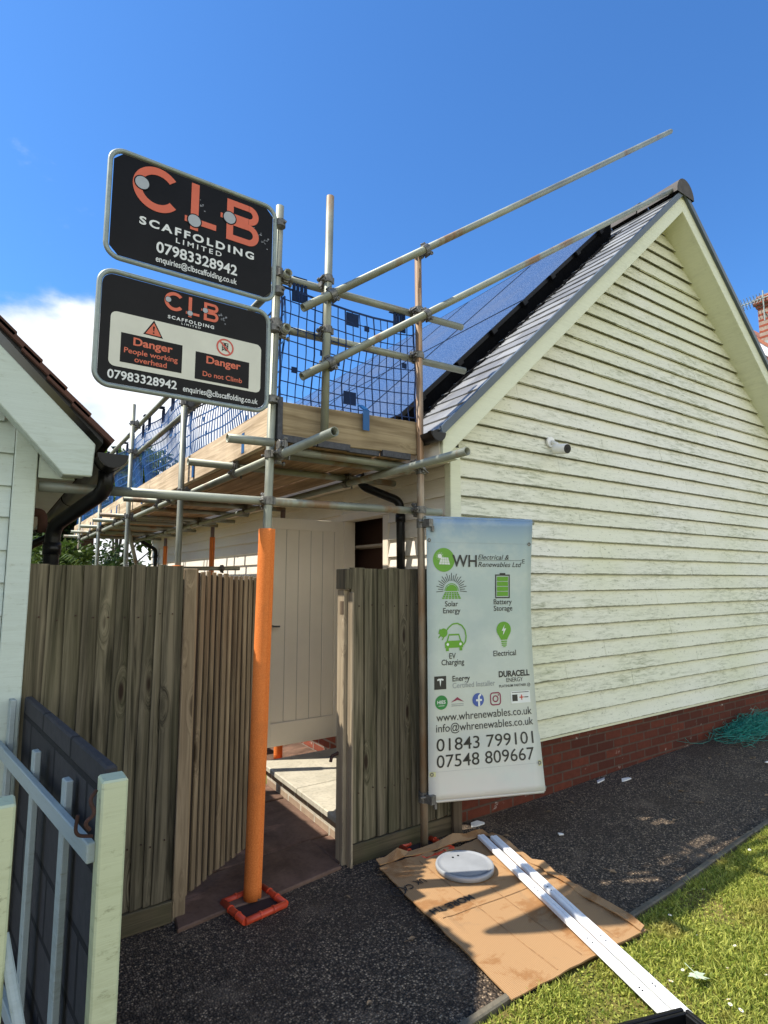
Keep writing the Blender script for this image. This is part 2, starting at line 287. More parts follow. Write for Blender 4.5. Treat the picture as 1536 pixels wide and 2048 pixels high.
M['petal'] = plain('daisy_petal', (0.82, 0.82, 0.78), 0.6); M['yolk'] = plain('daisy_centre', (0.7, 0.45, 0.03), 0.7)
M['dryleaf'] = plain('dry_leaf_brown', (0.26, 0.17, 0.09), 0.8, 0, 0.4, 30)
M['mleaf'] = plain('pale_leaf', (0.42, 0.50, 0.36), 0.6, 0, 0.15, 20)
def leafmat(name, a, b):
    t = NT(name, 0.5, 0, 0.35); c = t.mix(t.rnd_isl(), a, b); t.col(c); tr = t.n('ShaderNodeBsdfTranslucent'); t.l(c, tr.inputs[0]); mx = t.n('ShaderNodeMixShader'); mx.inputs[0].default_value = 0.3
    t.l(t.b.outputs[0], mx.inputs[1]); t.l(tr.outputs[0], mx.inputs[2]); t.l(mx.outputs[0], t.t.nodes['Material Output'].inputs['Surface']); return t.m
M['leaf1'] = leafmat('leaf_mid', (0.04, 0.085, 0.015), (0.13, 0.19, 0.035))
M['leaf2'] = leafmat('leaf_dark', (0.02, 0.05, 0.014), (0.07, 0.11, 0.03))
M['bark'] = plain('bark', (0.10, 0.08, 0.06), 0.9, 0, 0.3, 14, 0.4)
# ------------------------------------------------------------------ mesh helpers
class MB:
    def __init__(s): s.v = []; s.f = []
    def add(s, vs, fs):
        o = len(s.v); s.v += [tuple(p) for p in vs]; s.f += [tuple(i + o for i in f) for f in fs]; return s
    def hexa(s, p):  # 8 points: bottom 4, top 4
        return s.add(p, [(0, 3, 2, 1), (4, 5, 6, 7), (0, 1, 5, 4), (1, 2, 6, 5), (2, 3, 7, 6), (3, 0, 4, 7)])
    def box(s, x0, x1, y0, y1, z0, z1):
        return s.hexa([(x0, y0, z0), (x1, y0, z0), (x1, y1, z0), (x0, y1, z0), (x0, y0, z1), (x1, y0, z1), (x1, y1, z1), (x0, y1, z1)])
    def bar(s, a, b, w, t, up=(0, 0, 1)):  # rectangular bar from a to b: w along side, t along up
        a, b = Vector(a), Vector(b); d = (b - a).normalized(); u = Vector(up); sd = d.cross(u)
        if sd.length < 1e-5: sd = d.cross(Vector((1, 0, 0)))
        sd.normalize(); u = sd.cross(d).normalized(); p = []
        for q in (a, b):
            for i, j in ((-1, -1), (1, -1), (1, 1), (-1, 1)): p.append(q + sd * (i * w / 2) + u * (j * t / 2))
        return s.hexa(p)
    def tube(s, path, r, n=14, closed=False, caps=True, r_in=None, rend=None):
        P = [Vector(p) for p in path]; k = len(P); rings = []; prev = None
        for i in range(k):
            if closed: d = (P[(i + 1) % k] - P[i - 1]).normalized()
            else: d = (P[min(i + 1, k - 1)] - P[max(i - 1, 0)]).normalized()
            if prev is None:
                u = d.cross(Vector((0, 0, 1)) if abs(d.z) < 0.9 else Vector((1, 0, 0))).normalized()
            else: u = (prev - d * prev.dot(d)).normalized()
            prev = u; w = d.cross(u); rr = r if rend is None else r + (rend - r) * i / (k - 1)
            rings.append([P[i] + (u * math.cos(2 * math.pi * j / n) + w * math.sin(2 * math.pi * j / n)) * rr for j in range(n)])
        vs = [p for g in rings for p in g]; fs = []
        for i in range(k if closed else k - 1):
            a, b = i * n, ((i + 1) % k) * n
            for j in range(n): fs.append((a + j, a + (j + 1) % n, b + (j + 1) % n, b + j))
        if caps and not closed: fs.append(tuple(range(n - 1, -1, -1))); fs.append(tuple((k - 1) * n + j for j in range(n)))
        return s.add(vs, fs)
    def pipe(s, a, b, r=0.0242, n=18, wall=0.004):  # open-ended hollow tube
        a, b = Vector(a), Vector(b); d = (b - a).normalized()
        u = d.cross(Vector((0, 0, 1)) if abs(d.z) < 0.9 else Vector((1, 0, 0))).normalized(); w = d.cross(u); vs = []; fs = []
        dep = min(0.12, (b - a).length * 0.4)
        seq = [(a + d * dep, r - wall), (a, r - wall), (a, r), (b, r), (b, r - wall), (b - d * dep, r - wall)]
        for q, rr in seq: vs += [q + (u * math.cos(2 * math.pi * j / n) + w * math.sin(2 * math.pi * j / n)) * rr for j in range(n)]
        for i in range(5):
            for j in range(n): fs.append((i * n + j, i * n + (j + 1) % n, (i + 1) * n + (j + 1) % n, (i + 1) * n + j))
        fs.append(tuple(range(n))); fs.append(tuple(5 * n + j for j in range(n - 1, -1, -1)))
        return s.add(vs, fs)
    def prism(s, poly, mapf, t0, t1):  # poly of (u,v) extruded between mapf(u,v,t0) and mapf(u,v,t1)
        n = len(poly); vs = [mapf(u, v, t0) for u, v in poly] + [mapf(u, v, t1) for u, v in poly]
        fs = [tuple(range(n)), tuple(range(2 * n - 1, n - 1, -1))] + [(i, i + n, (i + 1) % n + n, (i + 1) % n) for i in range(n)]
        return s.add(vs, fs)
    def flat(s, poly, mapf, t): return s.add([mapf(u, v, t) for u, v in poly], [tuple(range(len(poly)))])
    def ring2d(s, c, ro, ri, mapf, t, a0=0, a1=360, n=40):
        vs = []; 
        for i in range(n + 1):
            a = R(a0 + (a1 - a0) * i / n); ca, sa = math.cos(a), math.sin(a)
            vs += [mapf(c[0] + ro * ca, c[1] + ro * sa, t), mapf(c[0] + ri * ca, c[1] + ri * sa, t)]
        return s.add(vs, [(2 * i, 2 * i + 2, 2 * i + 3, 2 * i + 1) for i in range(n)])
    def line2d(s, pts, w, mapf, t):
        P = [Vector(p) for p in pts]
        for a, b in zip(P, P[1:]):
            d = (b - a).normalized(); q = Vector((-d.y, d.x)) * w / 2; e = d * 0
            s.flat([tuple(a - q - e), tuple(b - q + e), tuple(b + q + e), tuple(a + q - e)], mapf, t)
        return s
    def text(s, txt, u0, u1, base, cap, mapf, t, bold=0.0, shear=0.0, space=1.0):
        cu = bpy.data.curves.new('text_curve', 'FONT'); cu.body = txt; cu.offset = bold; cu.shear = shear; cu.space_character = space; cu.resolution_u = 4; cu.fill_mode = 'FRONT'
        ob = bpy.data.objects.new('text_tmp', cu); COL.objects.link(ob); dg = bpy.context.evaluated_depsgraph_get(); dg.update()
        me = bpy.data.meshes.new_from_object(ob.evaluated_get(dg)); xs = [v.co.x for v in me.vertices]; mn, mx_ = min(xs), max(xs)
        k = (u1 - u0) / (mx_ - mn); H0 = 0.729 if not hasattr(MB, 'H0') else MB.H0
        s.add([mapf(u0 + (v.co.x - mn) * k, base + v.co.y * cap / H0, t) for v in me.vertices], [tuple(p.vertices) for p in me.polygons])
        bpy.data.objects.remove(ob); bpy.data.curves.remove(cu); bpy.data.meshes.remove(me); return s
    def build(s, name, mat, parent=None, smooth=False, bevel=0.0, kind=None):
        o3 = Vector((0, 0, 0))
        if parent is not None:
            q = parent
            while q: o3 += q.location; q = q.parent
        me = bpy.data.meshes.new(name); me.from_pydata([(p[0] - o3.x, p[1] - o3.y, p[2] - o3.z) for p in s.v], [], s.f); me.update()
        ob = bpy.data.objects.new(name, me); COL.objects.link(ob); ob.parent = parent
        me.materials.append(M[mat] if isinstance(mat, str) else mat)
        if smooth:
            for p in me.polygons: p.use_smooth = len(p.vertices) <= 4
        if bevel:
            b = ob.modifiers.new('bevel', 'BEVEL'); b.width = bevel; b.segments = 1; b.limit_method = 'ANGLE'
        if kind: ob['kind'] = kind
        return ob
def h0():
    b = MB(); MB.H0 = 1.0; b.text('H', 0, 1, 0, 1, lambda u, v, t: (u, v, t), 0); MB.H0 = max(p[1] for p in b.v)
h0()
def thing(name, label, cat, loc=(0, 0, 0), group=None):
    o = bpy.data.objects.new(name, None); o.empty_display_size = 0.1; COL.objects.link(o); o.location = loc; return tag(o, label, cat, group)
def tag(o, label, cat, group=None):
    o['label'] = label; o['category'] = cat
    if group: o['group'] = group
    return o
def children(o): return [c for c in COL.objects if c.parent == o]
def copy_tree(o, parent=None, kids=None):
    kids = children(o) if kids is None else kids
    c = o.copy(); COL.objects.link(c); c.parent = parent
    for ch in kids: copy_tree(ch, c)
    return c
def circ(c, r, n=28, a0=0): return [(c[0] + r * math.cos(2 * math.pi * i / n + a0), c[1] + r * math.sin(2 * math.pi * i / n + a0)) for i in range(n)]
def rrect(u0, u1, v0, v1, r, n=6):
    P = []
    for cx, cy, a in ((u1 - r, v1 - r, 0), (u0 + r, v1 - r, 90), (u0 + r, v0 + r, 180), (u1 - r, v0 + r, 270)):
        for i in range(n + 1): P.append((cx + r * math.cos(R(a + 90 * i / n)), cy + r * math.sin(R(a + 90 * i / n))))
    return P
def rect(u0, u1, v0, v1): return [(u0, v0), (u1, v0), (u1, v1), (u0, v1)]
ORD = ['nearest', 'second', 'third', 'fourth', 'fifth', 'sixth', 'seventh', 'eighth', 'ninth', 'tenth', 'eleventh', 'twelfth']

# ------------------------------------------------------------------ ground
b = MB(); b.add([(-900, -900, -0.03), (900, -900, -0.03), (900, 900, -0.03), (-900, 900, -0.03)], [(0, 1, 2, 3)])
b.build('ground', 'soil', kind='structure')
def gz(x): return 0.0 if x < 3.2 else min(0.09, (x - 3.2) * 0.026)
b = MB(); xs = [-6, 0, 1.5, 3.2, 4.2, 5.2, 6.7, 9, 14]
def ky(x): return 1.80 + 0.06 * (x - 1.6)
for i, x in enumerate(xs):
    y0 = ky(x) if x > 1.49 else -4
    b.v += [(x, y0, gz(x)), (x, 3.6, gz(x))]
    if i: k = 2 * i; b.f.append((k - 2, k, k + 1, k - 1))
b.build('gravel_path', 'gravel', kind='structure')
b = MB()
for x0, x1 in ((1.42, 2.34), (2.345, 3.25), (3.255, 4.17), (4.175, 5.1), (5.105, 6.0), (6.005, 7.0), (7.005, 8.2)):
    j = random.uniform(-.004, .004)
    b.hexa([(x0, ky(x0) - .028 + j, -.03), (x1, ky(x1) - .028 + j, -.03), (x1, ky(x1) + .005 + j, -.03), (x0, ky(x0) + .005 + j, -.03),
            (x0, ky(x0) - .028 + j, .028 + gz(x0)), (x1, ky(x1) - .028 + j, .028 + gz(x1)), (x1, ky(x1) + .005 + j, .028 + gz(x1)), (x0, ky(x0) + .005 + j, .028 + gz(x0))])
b.build('path_edging', 'edging', bevel=0.006, kind='structure')
b = MB()
for i in range(40):
    for j in range(16):
        x0, x1 = 1.40 + i * .35, 1.40 + (i + 1) * .35; 
        def yy(x, j): return (ky(x) - .045) - j * .25
        def zz(x, y): return 0.006 + gz(x) + 0.012 * noise.noise((x * 2, y * 2, 0))
        P = [(x0, yy(x0, j)), (x1, yy(x1, j)), (x1, yy(x1, j + 1)), (x0, yy(x0, j + 1))]
        b.add([(x, y, zz(x, y)) for x, y in P], [(3, 2, 1, 0)])
b.build('lawn', 'soil', smooth=True, kind='structure')
# grass blades on the part of the lawn that is in view
b = MB(); rg = random.Random(3); V = b.v; Fc = b.f
N = 125000
for i in range(N):
    x = 1.42 + (rg.random() ** 1.15) * 4.6; y = ky(x) - .05 - rg.random() * (1.0 if x < 3.4 else 0.75)
    if 1.78 < x < 2.70 and y > 1.785 - .05 * (x - 1.8) - .02: continue
    dn = noise.noise((x * 3.1, y * 3.1, 2.0))
    if dn < -0.25 and rg.random() < 0.6: continue
    hgt = (0.008 + 0.026 * rg.random() ** 1.7) * (1.0 + 0.5 * dn)
    a = rg.random() * 6.283; w = 0.0016 + 0.0022 * rg.random(); lean = hgt * (0.3 + 0.9 * rg.random()); ca, sa = math.cos(a), math.sin(a)
    z = 0.004 + gz(x); k = len(V); la = rg.random() * 6.283
    mxp = x + math.cos(la) * lean * .35; myp = y + math.sin(la) * lean * .35
    V.append((x - ca * w, y - sa * w, z)); V.append((x + ca * w, y + sa * w, z))
    V.append((mxp + ca * w * .8, myp + sa * w * .8, z + hgt * .65)); V.append((mxp - ca * w * .8, myp - sa * w * .8, z + hgt * .65))
    V.append((x + math.cos(la) * lean, y + math.sin(la) * lean, z + hgt))
    Fc.append((k, k + 1, k + 2, k + 3)); Fc.append((k + 3, k + 2, k + 4))
# longer grass leaning over the edging
for i in range(3000):
    x = 1.42 + rg.random() * 4.9
    if 1.76 < x < 2.72: continue
    y = ky(x) - .040 - abs(rg.gauss(0, .018)); hgt = rg.uniform(.012, .038) * (.6 + .8 * abs(noise.noise((x * 5, 0, 3)))); a = rg.random() * 6.283; w = rg.uniform(.0012, .0026); k = len(V); ca, sa = math.cos(a), math.sin(a)
    lx, ly = rg.gauss(0, .3) * hgt, rg.gauss(.35, .4) * hgt; z = .004 + gz(x)
    V.append((x - ca * w, y - sa * w, z)); V.append((x + ca * w, y + sa * w, z)); V.append((x + lx * .4 + ca * w * .8, y + ly * .4 + sa * w * .8, z + hgt * .6)); V.append((x + lx * .4 - ca * w * .8, y + ly * .4 - sa * w * .8, z + hgt * .6)); V.append((x + lx, y + ly, z + hgt))
    Fc.append((k, k + 1, k + 2, k + 3)); Fc.append((k + 3, k + 2, k + 4))
# weedy tufts and clover-like broad leaves along the edging
for i in range(5200):
    x = 1.45 + rg.random() * 4.2; y = ky(x) - .06 - abs(rg.gauss(0, .35))
    if 1.78 < x < 2.70 and y > 1.76 - .05 * (x - 1.8): continue
    a = rg.random() * 6.283; r = .002 + .0045 * rg.random(); z = .012 + .02 * rg.random() + gz(x); k = len(V)
    tl = rg.uniform(-.5, .5)
    for q in range(5): V.append((x + r * math.cos(a + q * 1.257), y + r * math.sin(a + q * 1.257), z + r * tl * math.cos(q * 1.257)))
    Fc.append((k, k + 1, k + 2, k + 3, k + 4))
b.build('grass', 'grass', kind='stuff')
# stone flags of the passage behind the fences
b = MB(); rg = random.Random(5)
edge = [(0.86, 3.0), (1.10, 3.05), (1.40, 3.07), (1.62, 3.10), (1.80, 3.16)]
b.prism([(1.80, 3.15), (2.70, 3.15), (2.70, 3.5), (1.80, 3.5)], lambda u, v, t: (u, v, t), -.02, .013)
def flag(poly, z): b.prism(poly, lambda u, v, t: (u, v, t), -.02, z)
flag([(0.84, 2.99), (1.10, 3.03), (1.33, 3.02), (1.79, 3.09), (1.80, 3.50), (1.30, 3.44), (0.9, 3.40)], .018)
flag([(0.3, 3.41), (1.30, 3.452), (1.80, 3.512), (1.95, 3.52), (1.97, 4.25), (0.3, 4.16)], .016)
y = 4.27
while y < 12:
    d_ = rg.uniform(.5, .8); xm = rg.uniform(1.2, 1.6)
    flag([(0.3, y), (xm, y), (xm, y + d_), (0.3, y + d_)], .015 + rg.uniform(0, .004)); flag([(xm + .012, y), (1.965 if y < 4.62 else 2.72, y), (1.965 if y < 4.62 else 2.72, y + d_), (xm + .012, y + d_)], .015 + rg.uniform(0, .004)); y += d_ + .012
b.build('stone_path', 'flag', bevel=0.006, kind='structure')

# ------------------------------------------------------------------ the weatherboarded house
GY = 3.168                      # gable wall plane
XW, XE, XA = 2.73, 2.43, 5.69   # side wall, eave, apex
def rz(x): return 2.66 + 0.92 * (x - XE) if x <= XA else 2.66 + 0.92 * (2 * XA - x - XE)
HY1 = 12.6
house = thing('weatherboard_house', 'house clad in white weatherboards stained green, slate roof with solar panels, brick base', 'house', (XW, GY, 0))
hr = random.Random(11)
def boards_xz(y, xl, xr, z0, z1, joints, ex=0.14, proud=0.033):
    mb = MB(); z = z0; row = 0
    while z < z1 - .02:
        zt = min(z + ex, z1); a, c = xl(z + ex * .3), xr(z + ex * .3)
        if c - a > .05:
            cuts = [a] + [q for q in (joints[(row) % len(joints)]) if a + .1 < q < c - .1] + [c]
            for p, q in zip(cuts, cuts[1:]):
                dz = hr.uniform(-.0025, .0025); pr = proud + hr.uniform(-.002, .002); g = .0012
                y0, yt = y - pr, y - .004
                mb.hexa([(p + g, y0, z + dz), (q - g, y0, z + dz), (q - g, y0 + .013, z + dz), (p + g, y0 + .013, z + dz),
                         (p + g, yt - .001, zt + .012), (q - g, yt - .001, zt + .012), (q - g, y + .008, zt + .012), (p + g, y + .008, zt + .012)])
        z += ex; row += 1
    return mb
def wall_xl(z): return max(XW + .062, XE + (z - 2.66) / 0.92 + 0.18)
def wall_xr(z): return 2 * XA - wall_xl(z)
J = [[4.15, 6.2], [3.42, 5.25, 7.1], [4.8, 6.6], [3.9, 5.9], [4.42, 6.9], [3.55, 5.45]]
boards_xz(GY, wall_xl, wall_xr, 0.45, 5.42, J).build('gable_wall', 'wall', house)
MB().box(XW - .04, XW + .06, GY - .038, GY + .03, .452, 2.62).build('corner_board', 'trim', house, bevel=.004)
MB().box(2 * XA - XW - .06, 2 * XA - XW + .04, GY - .038, GY + .03, .452, 2.62).build('corner_board', 'trim', house, bevel=.004)
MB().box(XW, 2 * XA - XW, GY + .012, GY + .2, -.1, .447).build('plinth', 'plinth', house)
MB().box(XW + .06, 2 * XA - XW - .06, GY - .012, GY + .011, .425, .449).build('drip_board', 'trim', house)
# side wall facing the passage, with a doorway
def boards_yz(x, y0, y1, z0, z1, ex=0.14):
    mb = MB(); z = z0; row = 0
    while z < z1 - .02:
        zt = min(z + ex, z1); cuts = [y0]; q = y0 + 1.0 + (row * 1.37) % 2.2
        while q < y1 - .3: cuts.append(q); q += 2.4
        cuts.append(y1)
        for p, q in zip(cuts, cuts[1:]):
            g = .0012; mb.hexa([(x - .028, p + g, z), (x + .02, p + g, z), (x + .02, q - g, z), (x - .028, q - g, z), (x - .006, p + g, zt + .004), (x + .02, p + g, zt + .004), (x + .02, q - g, zt + .004), (x - .006, q - g, zt + .004)])
        z += ex; row += 1
    return mb
sw = MB()
for a in ((GY + .033, 3.98, .45, 2.52), (3.98, 4.70, 2.24, 2.52), (4.70, HY1, .45, 2.52)):
    q = boards_yz(XW, *a); sw.add(q.v, q.f)
sw.build('side_wall', 'wall_side', house)
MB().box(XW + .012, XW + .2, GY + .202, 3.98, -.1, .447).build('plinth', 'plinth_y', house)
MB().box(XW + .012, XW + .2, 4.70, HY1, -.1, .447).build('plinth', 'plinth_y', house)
fr = MB(); fr.box(XW - .03, XW + .09, 3.94, 4.02, .20, 2.2); fr.box(XW - .03, XW + .09, 4.66, 4.74, .20, 2.2); fr.box(XW - .03, XW + .09, 3.94, 4.74, 2.203, 2.27)
fr.build('door_frame', 'door', house, bevel=.004)
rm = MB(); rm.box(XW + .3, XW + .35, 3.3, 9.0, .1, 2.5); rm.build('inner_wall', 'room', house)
sh = MB(); sh.box(XW + .1, XW + .29, 3.4, 5.0, 1.96, 1.98); sh.box(XW + .1, XW + .29, 3.4, 5.0, 1.45, 1.47); sh.build('shelf', 'door_groove', house)
MB().box(XW + .2, 2 * XA - XW, GY + .21, HY1, -.1, .18).build('floor', 'slab', house)
# remaining walls
MB().box(2 * XA - XW - .1, 2 * XA - XW, GY + .21, HY1, .19, 2.6).build('far_side_wall', 'wall_side', house)
bw = MB(); bw.flat([(XW, .19), (2 * XA - XW, .19), (2 * XA - XW, 2.6), (XA, 5.4), (XW, 2.6)], lambda u, v, t: (u, t, v), HY1 - .02); bw.build('rear_wall', 'wall_side', house)
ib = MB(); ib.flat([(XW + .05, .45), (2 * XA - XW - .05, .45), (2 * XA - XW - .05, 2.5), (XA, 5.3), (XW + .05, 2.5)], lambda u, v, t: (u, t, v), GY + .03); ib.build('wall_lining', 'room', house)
# door, open outwards at right angles to the wall
DX0, DX1, DY, DZ0, DZ1 = 1.93, 2.70, 4.68, .275, 2.20
dl = MB()
dl.box(DX0, DX0 + .085, DY, DY + .045, DZ0, DZ1); dl.box(DX1 - .085, DX1, DY, DY + .045, DZ0, DZ1)
dl.box(DX0 + .085, DX1 - .085, DY, DY + .045, DZ0, DZ0 + .19); dl.box(DX0 + .085, DX1 - .085, DY, DY + .045, DZ1 - .10, DZ1)
door = dl.build('door', 'door', house, bevel=.003)
pb = MB(); n_ = 5; w_ = (DX1 - DX0 - .17) / n_
for i in range(n_):
    x0 = DX0 + .085 + i * w_; pb.box(x0 + .0025, x0 + w_ - .0025, DY + .010, DY + .034, DZ0 + .187, DZ1 - .097)
pb.build('board_panel', 'door', door, bevel=.003)
MB().box(DX0 + .083, DX1 - .083, DY + .014, DY + .03, DZ0 + .185, DZ1 - .095).build('panel_groove', 'door_groove', door)
hd = MB(); hd.tube([(2.0, DY, 1.27), (2.0, DY - .05, 1.27)], .010, 10); hd.tube([(1.95, DY - .05, 1.272), (2.06, DY - .05, 1.268)], .008, 10); hd.build('handle', 'coupler', door, smooth=True)
# landing and steps under the door
ld = MB(); ld.prism([(1.93, 3.30), (2.73, 3.30), (2.73, 4.62), (1.97, 4.62)], lambda u, v, t: (u, v, t), 0, .14); ld.build('landing', 'step_brick', house)
for p, q in ((3.28, 3.93), (3.934, 4.66)):
    MB().prism([(1.885 + .03 * (p - 3.28), p), (2.73, p), (2.73, q), (1.885 + .03 * (q - 3.28), q)], lambda u, v, t: (u, v, t), .143, .185).build('step_slab', 'slab', house, bevel=.006)
# roof: slates laid in courses
def slope_pt(x, y, up): # point on the left slope lifted along the roof normal
    nn = Vector((-.677, 0, .736)); return Vector((x, y, rz(x))) + nn * up
roof = MB(); crs = 25; Lx = (XA - XE + .03) / crs; rr_ = random.Random(2)
for r_ in range(crs):
    x0 = XE - .03 + r_ * Lx; x1 = x0 + Lx * 1.55; y = 2.885 - (r_ % 2) * .15
    while y < HY1:
        y1 = min(y + .30, HY1); ya = max(y, 2.885); dz = rr_.uniform(0, .004); g = .0018
        if y1 - ya > .02:
            fb_ = 0; P = []
            for x, up in ((x0, .022 + dz), (x1, .006)):
                if x > XA: up -= 0
                xx = min(x, XA + .02)
                for (yy_, ud) in ((ya + g, 0), (y1 - g, 0)): P.append((xx, yy_, up))
            a0, a1, b0, b1 = P
            def pt(q, d=0): s_ = Vector((q[0], q[1], 2.66 + .92 * (q[0] - XE))) + Vector((-.677, 0, .736)) * (q[2] + d); return s_
            roof.hexa([pt(a0, -.012), pt(a1, -.008), pt(b1, -.008), pt(b0, -.012), pt(a0), pt(a1), pt(b1), pt(b0)])
        y += .30
ro = roof.build('roof', 'slate', house)
ru = MB()
ru.hexa([(XE - .03, 2.89, rz(XE) - .05), (XA, 2.89, rz(XA) - .03), (XA, HY1, rz(XA) - .03), (XE - .03, HY1, rz(XE) - .05), (XE - .03, 2.89, rz(XE) - .032), (XA, 2.89, rz(XA) - .004), (XA, HY1, rz(XA) - .004), (XE - .03, HY1, rz(XE) - .032)])
ru.build('roof_underlay', 'black', house)
rr2 = MB(); XR = 2 * XA - XE + .03
rr2.hexa([(XA + .001, 2.89, rz(XA) - .03), (XR, 2.89, rz(XR) - .03), (XR, HY1, rz(XR) - .03), (XA + .001, HY1, rz(XA) - .03), (XA + .001, 2.89, rz(XA) + .01), (XR, 2.89, rz(XR) + .01), (XR, HY1, rz(XR) + .01), (XA + .001, HY1, rz(XA) + .01)])
rr2.build('roof_far_slope', 'slate', house)
# ridge tiles
for i in range(21):
    y0 = 2.855 + i * .46; k = MB(); P = []; nn = 12
    for yy_ in (y0, y0 + .452):
        for j in range(nn + 1):
            a = math.pi * (1 - j / nn) ; ex_ = .012 if yy_ == y0 else 0
            P.append((XA + math.cos(a) * (.150 + ex_), yy_, 5.60 + math.sin(a) * (.170 + ex_)))
    fs = [(j, j + 1, nn + 2 + j, nn + 1 + j) for j in range(nn)]; k.add(P, fs); k.add([P[j] for j in range(nn + 1)], [tuple(range(nn + 1))])
    k.build('ridge_tile', 'ridge', ro, smooth=True)
# barge boards, verge trims and soffits of the gable
def slant(x0, x1, up0, up1, y0, y1, side=1, plumb=None):
    mb = MB(); P = []
    for y in (y0, y1):
        for x, u in ((x0, up0), (x1, up0), (x1, up1), (x0, up1)):
            xx = x if side == 1 else 2 * XA - x; P.append((xx, y, rz(x) + u))
    mb.add(P, [(0, 1, 2, 3), (7, 6, 5, 4), (0, 4, 5, 1), (1, 5, 6, 2), (2, 6, 7, 3), (3, 7, 4, 0)]); return mb
for s_ in (1, -1):
    e_ = XA + .0 if s_ == 1 else XA - .001
    slant(XE + .0, e_, -.21, -.022, 2.898, 2.925, s_).build('barge_board', 'trim', house, bevel=.003)
    slant(XE - .03, e_, -.03, .040, 2.866, 2.8955, s_).build('verge_trim', 'verge', house)
    slant(XE + .18, e_, -.20, -.185, 2.926, GY - .002, s_).build('soffit', 'trim', house)
mb = MB(); mb.box(XE + .0, XE + .16, 2.927, GY - .04, 2.475, 2.50); mb.build('eave_return', 'trim', house)
MB().box(XE + .02, XW - .022, GY - .03, HY1, 2.50, 2.515).build('eave_soffit', 'wall_side', house)
MB().box(XE - .005, XE + .018, 2.93, HY1, 2.48, 2.635).build('fascia', 'wall_side', house)
# gutter along the eave and its downpipes
def gutter(x, z, y0, y1, r=.056):
    mb = MB(); nn = 12
    for yy_ in (y0, y1): 
        for rr_2 in (r, r - .006):
            for j in range(nn + 1):
                a = math.pi + math.pi * j / nn; mb.v.append((x + math.cos(a) * rr_2, yy_, z + math.sin(a) * rr_2))
    m1 = nn + 1
    for j in range(nn): mb.f += [(j, j + 1, 2 * m1 + j + 1, 2 * m1 + j), (m1 + j, 3 * m1 + j, 3 * m1 + j + 1, m1 + j + 1)]
    for yy_, o in ((y0, 0), (y1, 2 * m1)): mb.f.append(tuple(range(o, o + m1)))
    mb.f += [(0, 2 * m1, 3 * m1, m1), (m1 - 1, 2 * m1 - 1, 4 * m1 - 1, 3 * m1 - 1)]
    # union collar and end cap lip
    for yc in (y0 + .02, y0 + .16, (y0 + y1) / 2):
        P = []
        for yy_ in (yc - .018, yc + .018):
            for j in range(nn + 1):
                a = math.pi + math.pi * j / nn; P.append((x + math.cos(a) * (r + .007), yy_, z + .004 + math.sin(a) * (r + .007)))
        mb.add(P, [(j, j + 1, nn + 2 + j, nn + 1 + j) for j in range(nn)] + [tuple(range(nn + 1)), tuple(range(nn + 1, 2 * nn + 2))])
    return mb
gutter(2.365, 2.62, 2.86, HY1).build('gutter', 'black', house, smooth=True)
def smooth_path(P, k=6):
    P = [Vector(p) for p in P]; out_ = [P[0]]
    for i in range(1, len(P) - 1):
        a = P[i] + (P[i - 1] - P[i]).normalized() * min(.06, (P[i - 1] - P[i]).length * .45); c_ = P[i] + (P[i + 1] - P[i]).normalized() * min(.06, (P[i + 1] - P[i]).length * .45)
        for j in range(k + 1): tt = j / k; out_.append(a * (1 - tt) ** 2 + P[i] * 2 * tt * (1 - tt) + c_ * tt ** 2)
    return out_ + [P[-1]]
def downpipe(path, parent, r=.034):
    d_ = MB(); d_.tube(smooth_path(path), r, 14); o = d_.build('downpipe', 'black', parent, smooth=True)
    k = MB()
    for q in path[1:-1]:
        pass
    e0, e1 = Vector(path[-2]), Vector(path[-1])
    for f_ in (.06, .5):
        c0 = e0 + (e1 - e0) * f_; MB().tube([c0 + Vector((0, 0, .03)), c0 - Vector((0, 0, .03))], r + .006, 14).build('pipe_collar', 'black', o, smooth=True)
    return o
downpipe([(2.37, 3.86, 2.56), (2.38, 3.85, 2.40), (2.655, 3.70, 2.28), (2.662, 3.695, .02)], house)
downpipe([(2.37, 12.0, 2.56), (2.38, 12.0, 2.42), (2.655, 11.95, 2.25), (2.662, 11.95, .02)], house)

# ------------------------------------------------------------------ solar array on the left slope
def az(x): return 2.915 + .935 * (x - 2.5)
ux = Vector((1, 0, .935)).normalized(); nrm = Vector((-.935, 0, 1)).normalized()
gl = []
PW, PH = 1.12, 1.93; cols = 7
pi_ = 0
for cix in range(cols):
    for rix in range(2):
        y0 = 3.49 + cix * (PW + .015); o0 = Vector((2.5, y0, az(2.5))) + ux * (rix * (PH + .015))
        t_ = thing('solar_panel', '%s solar panel from the gable in the %s row of the roof array' % (ORD[cix], 'lower' if rix == 0 else 'upper'), 'solar panel', o0, 'solar panels on the slate roof')
        def mp_(u, v, t, o0=o0): return o0 + ux * u + Vector((0, v, 0)) + nrm * t
        MB().prism(rect(.012, PH - .012, .012, PW - .012), mp_, -.03, -.002).build('glass', 'solar', t_)
        k = MB()
        for q in ((0, PH, 0, .012), (0, PH, PW - .012, PW), (0, .012, .012, PW - .012), (PH - .012, PH, .012, PW - .012)): k.prism(rect(*q), mp_, -.035, 0)
        k.build('frame', 'black', t_)
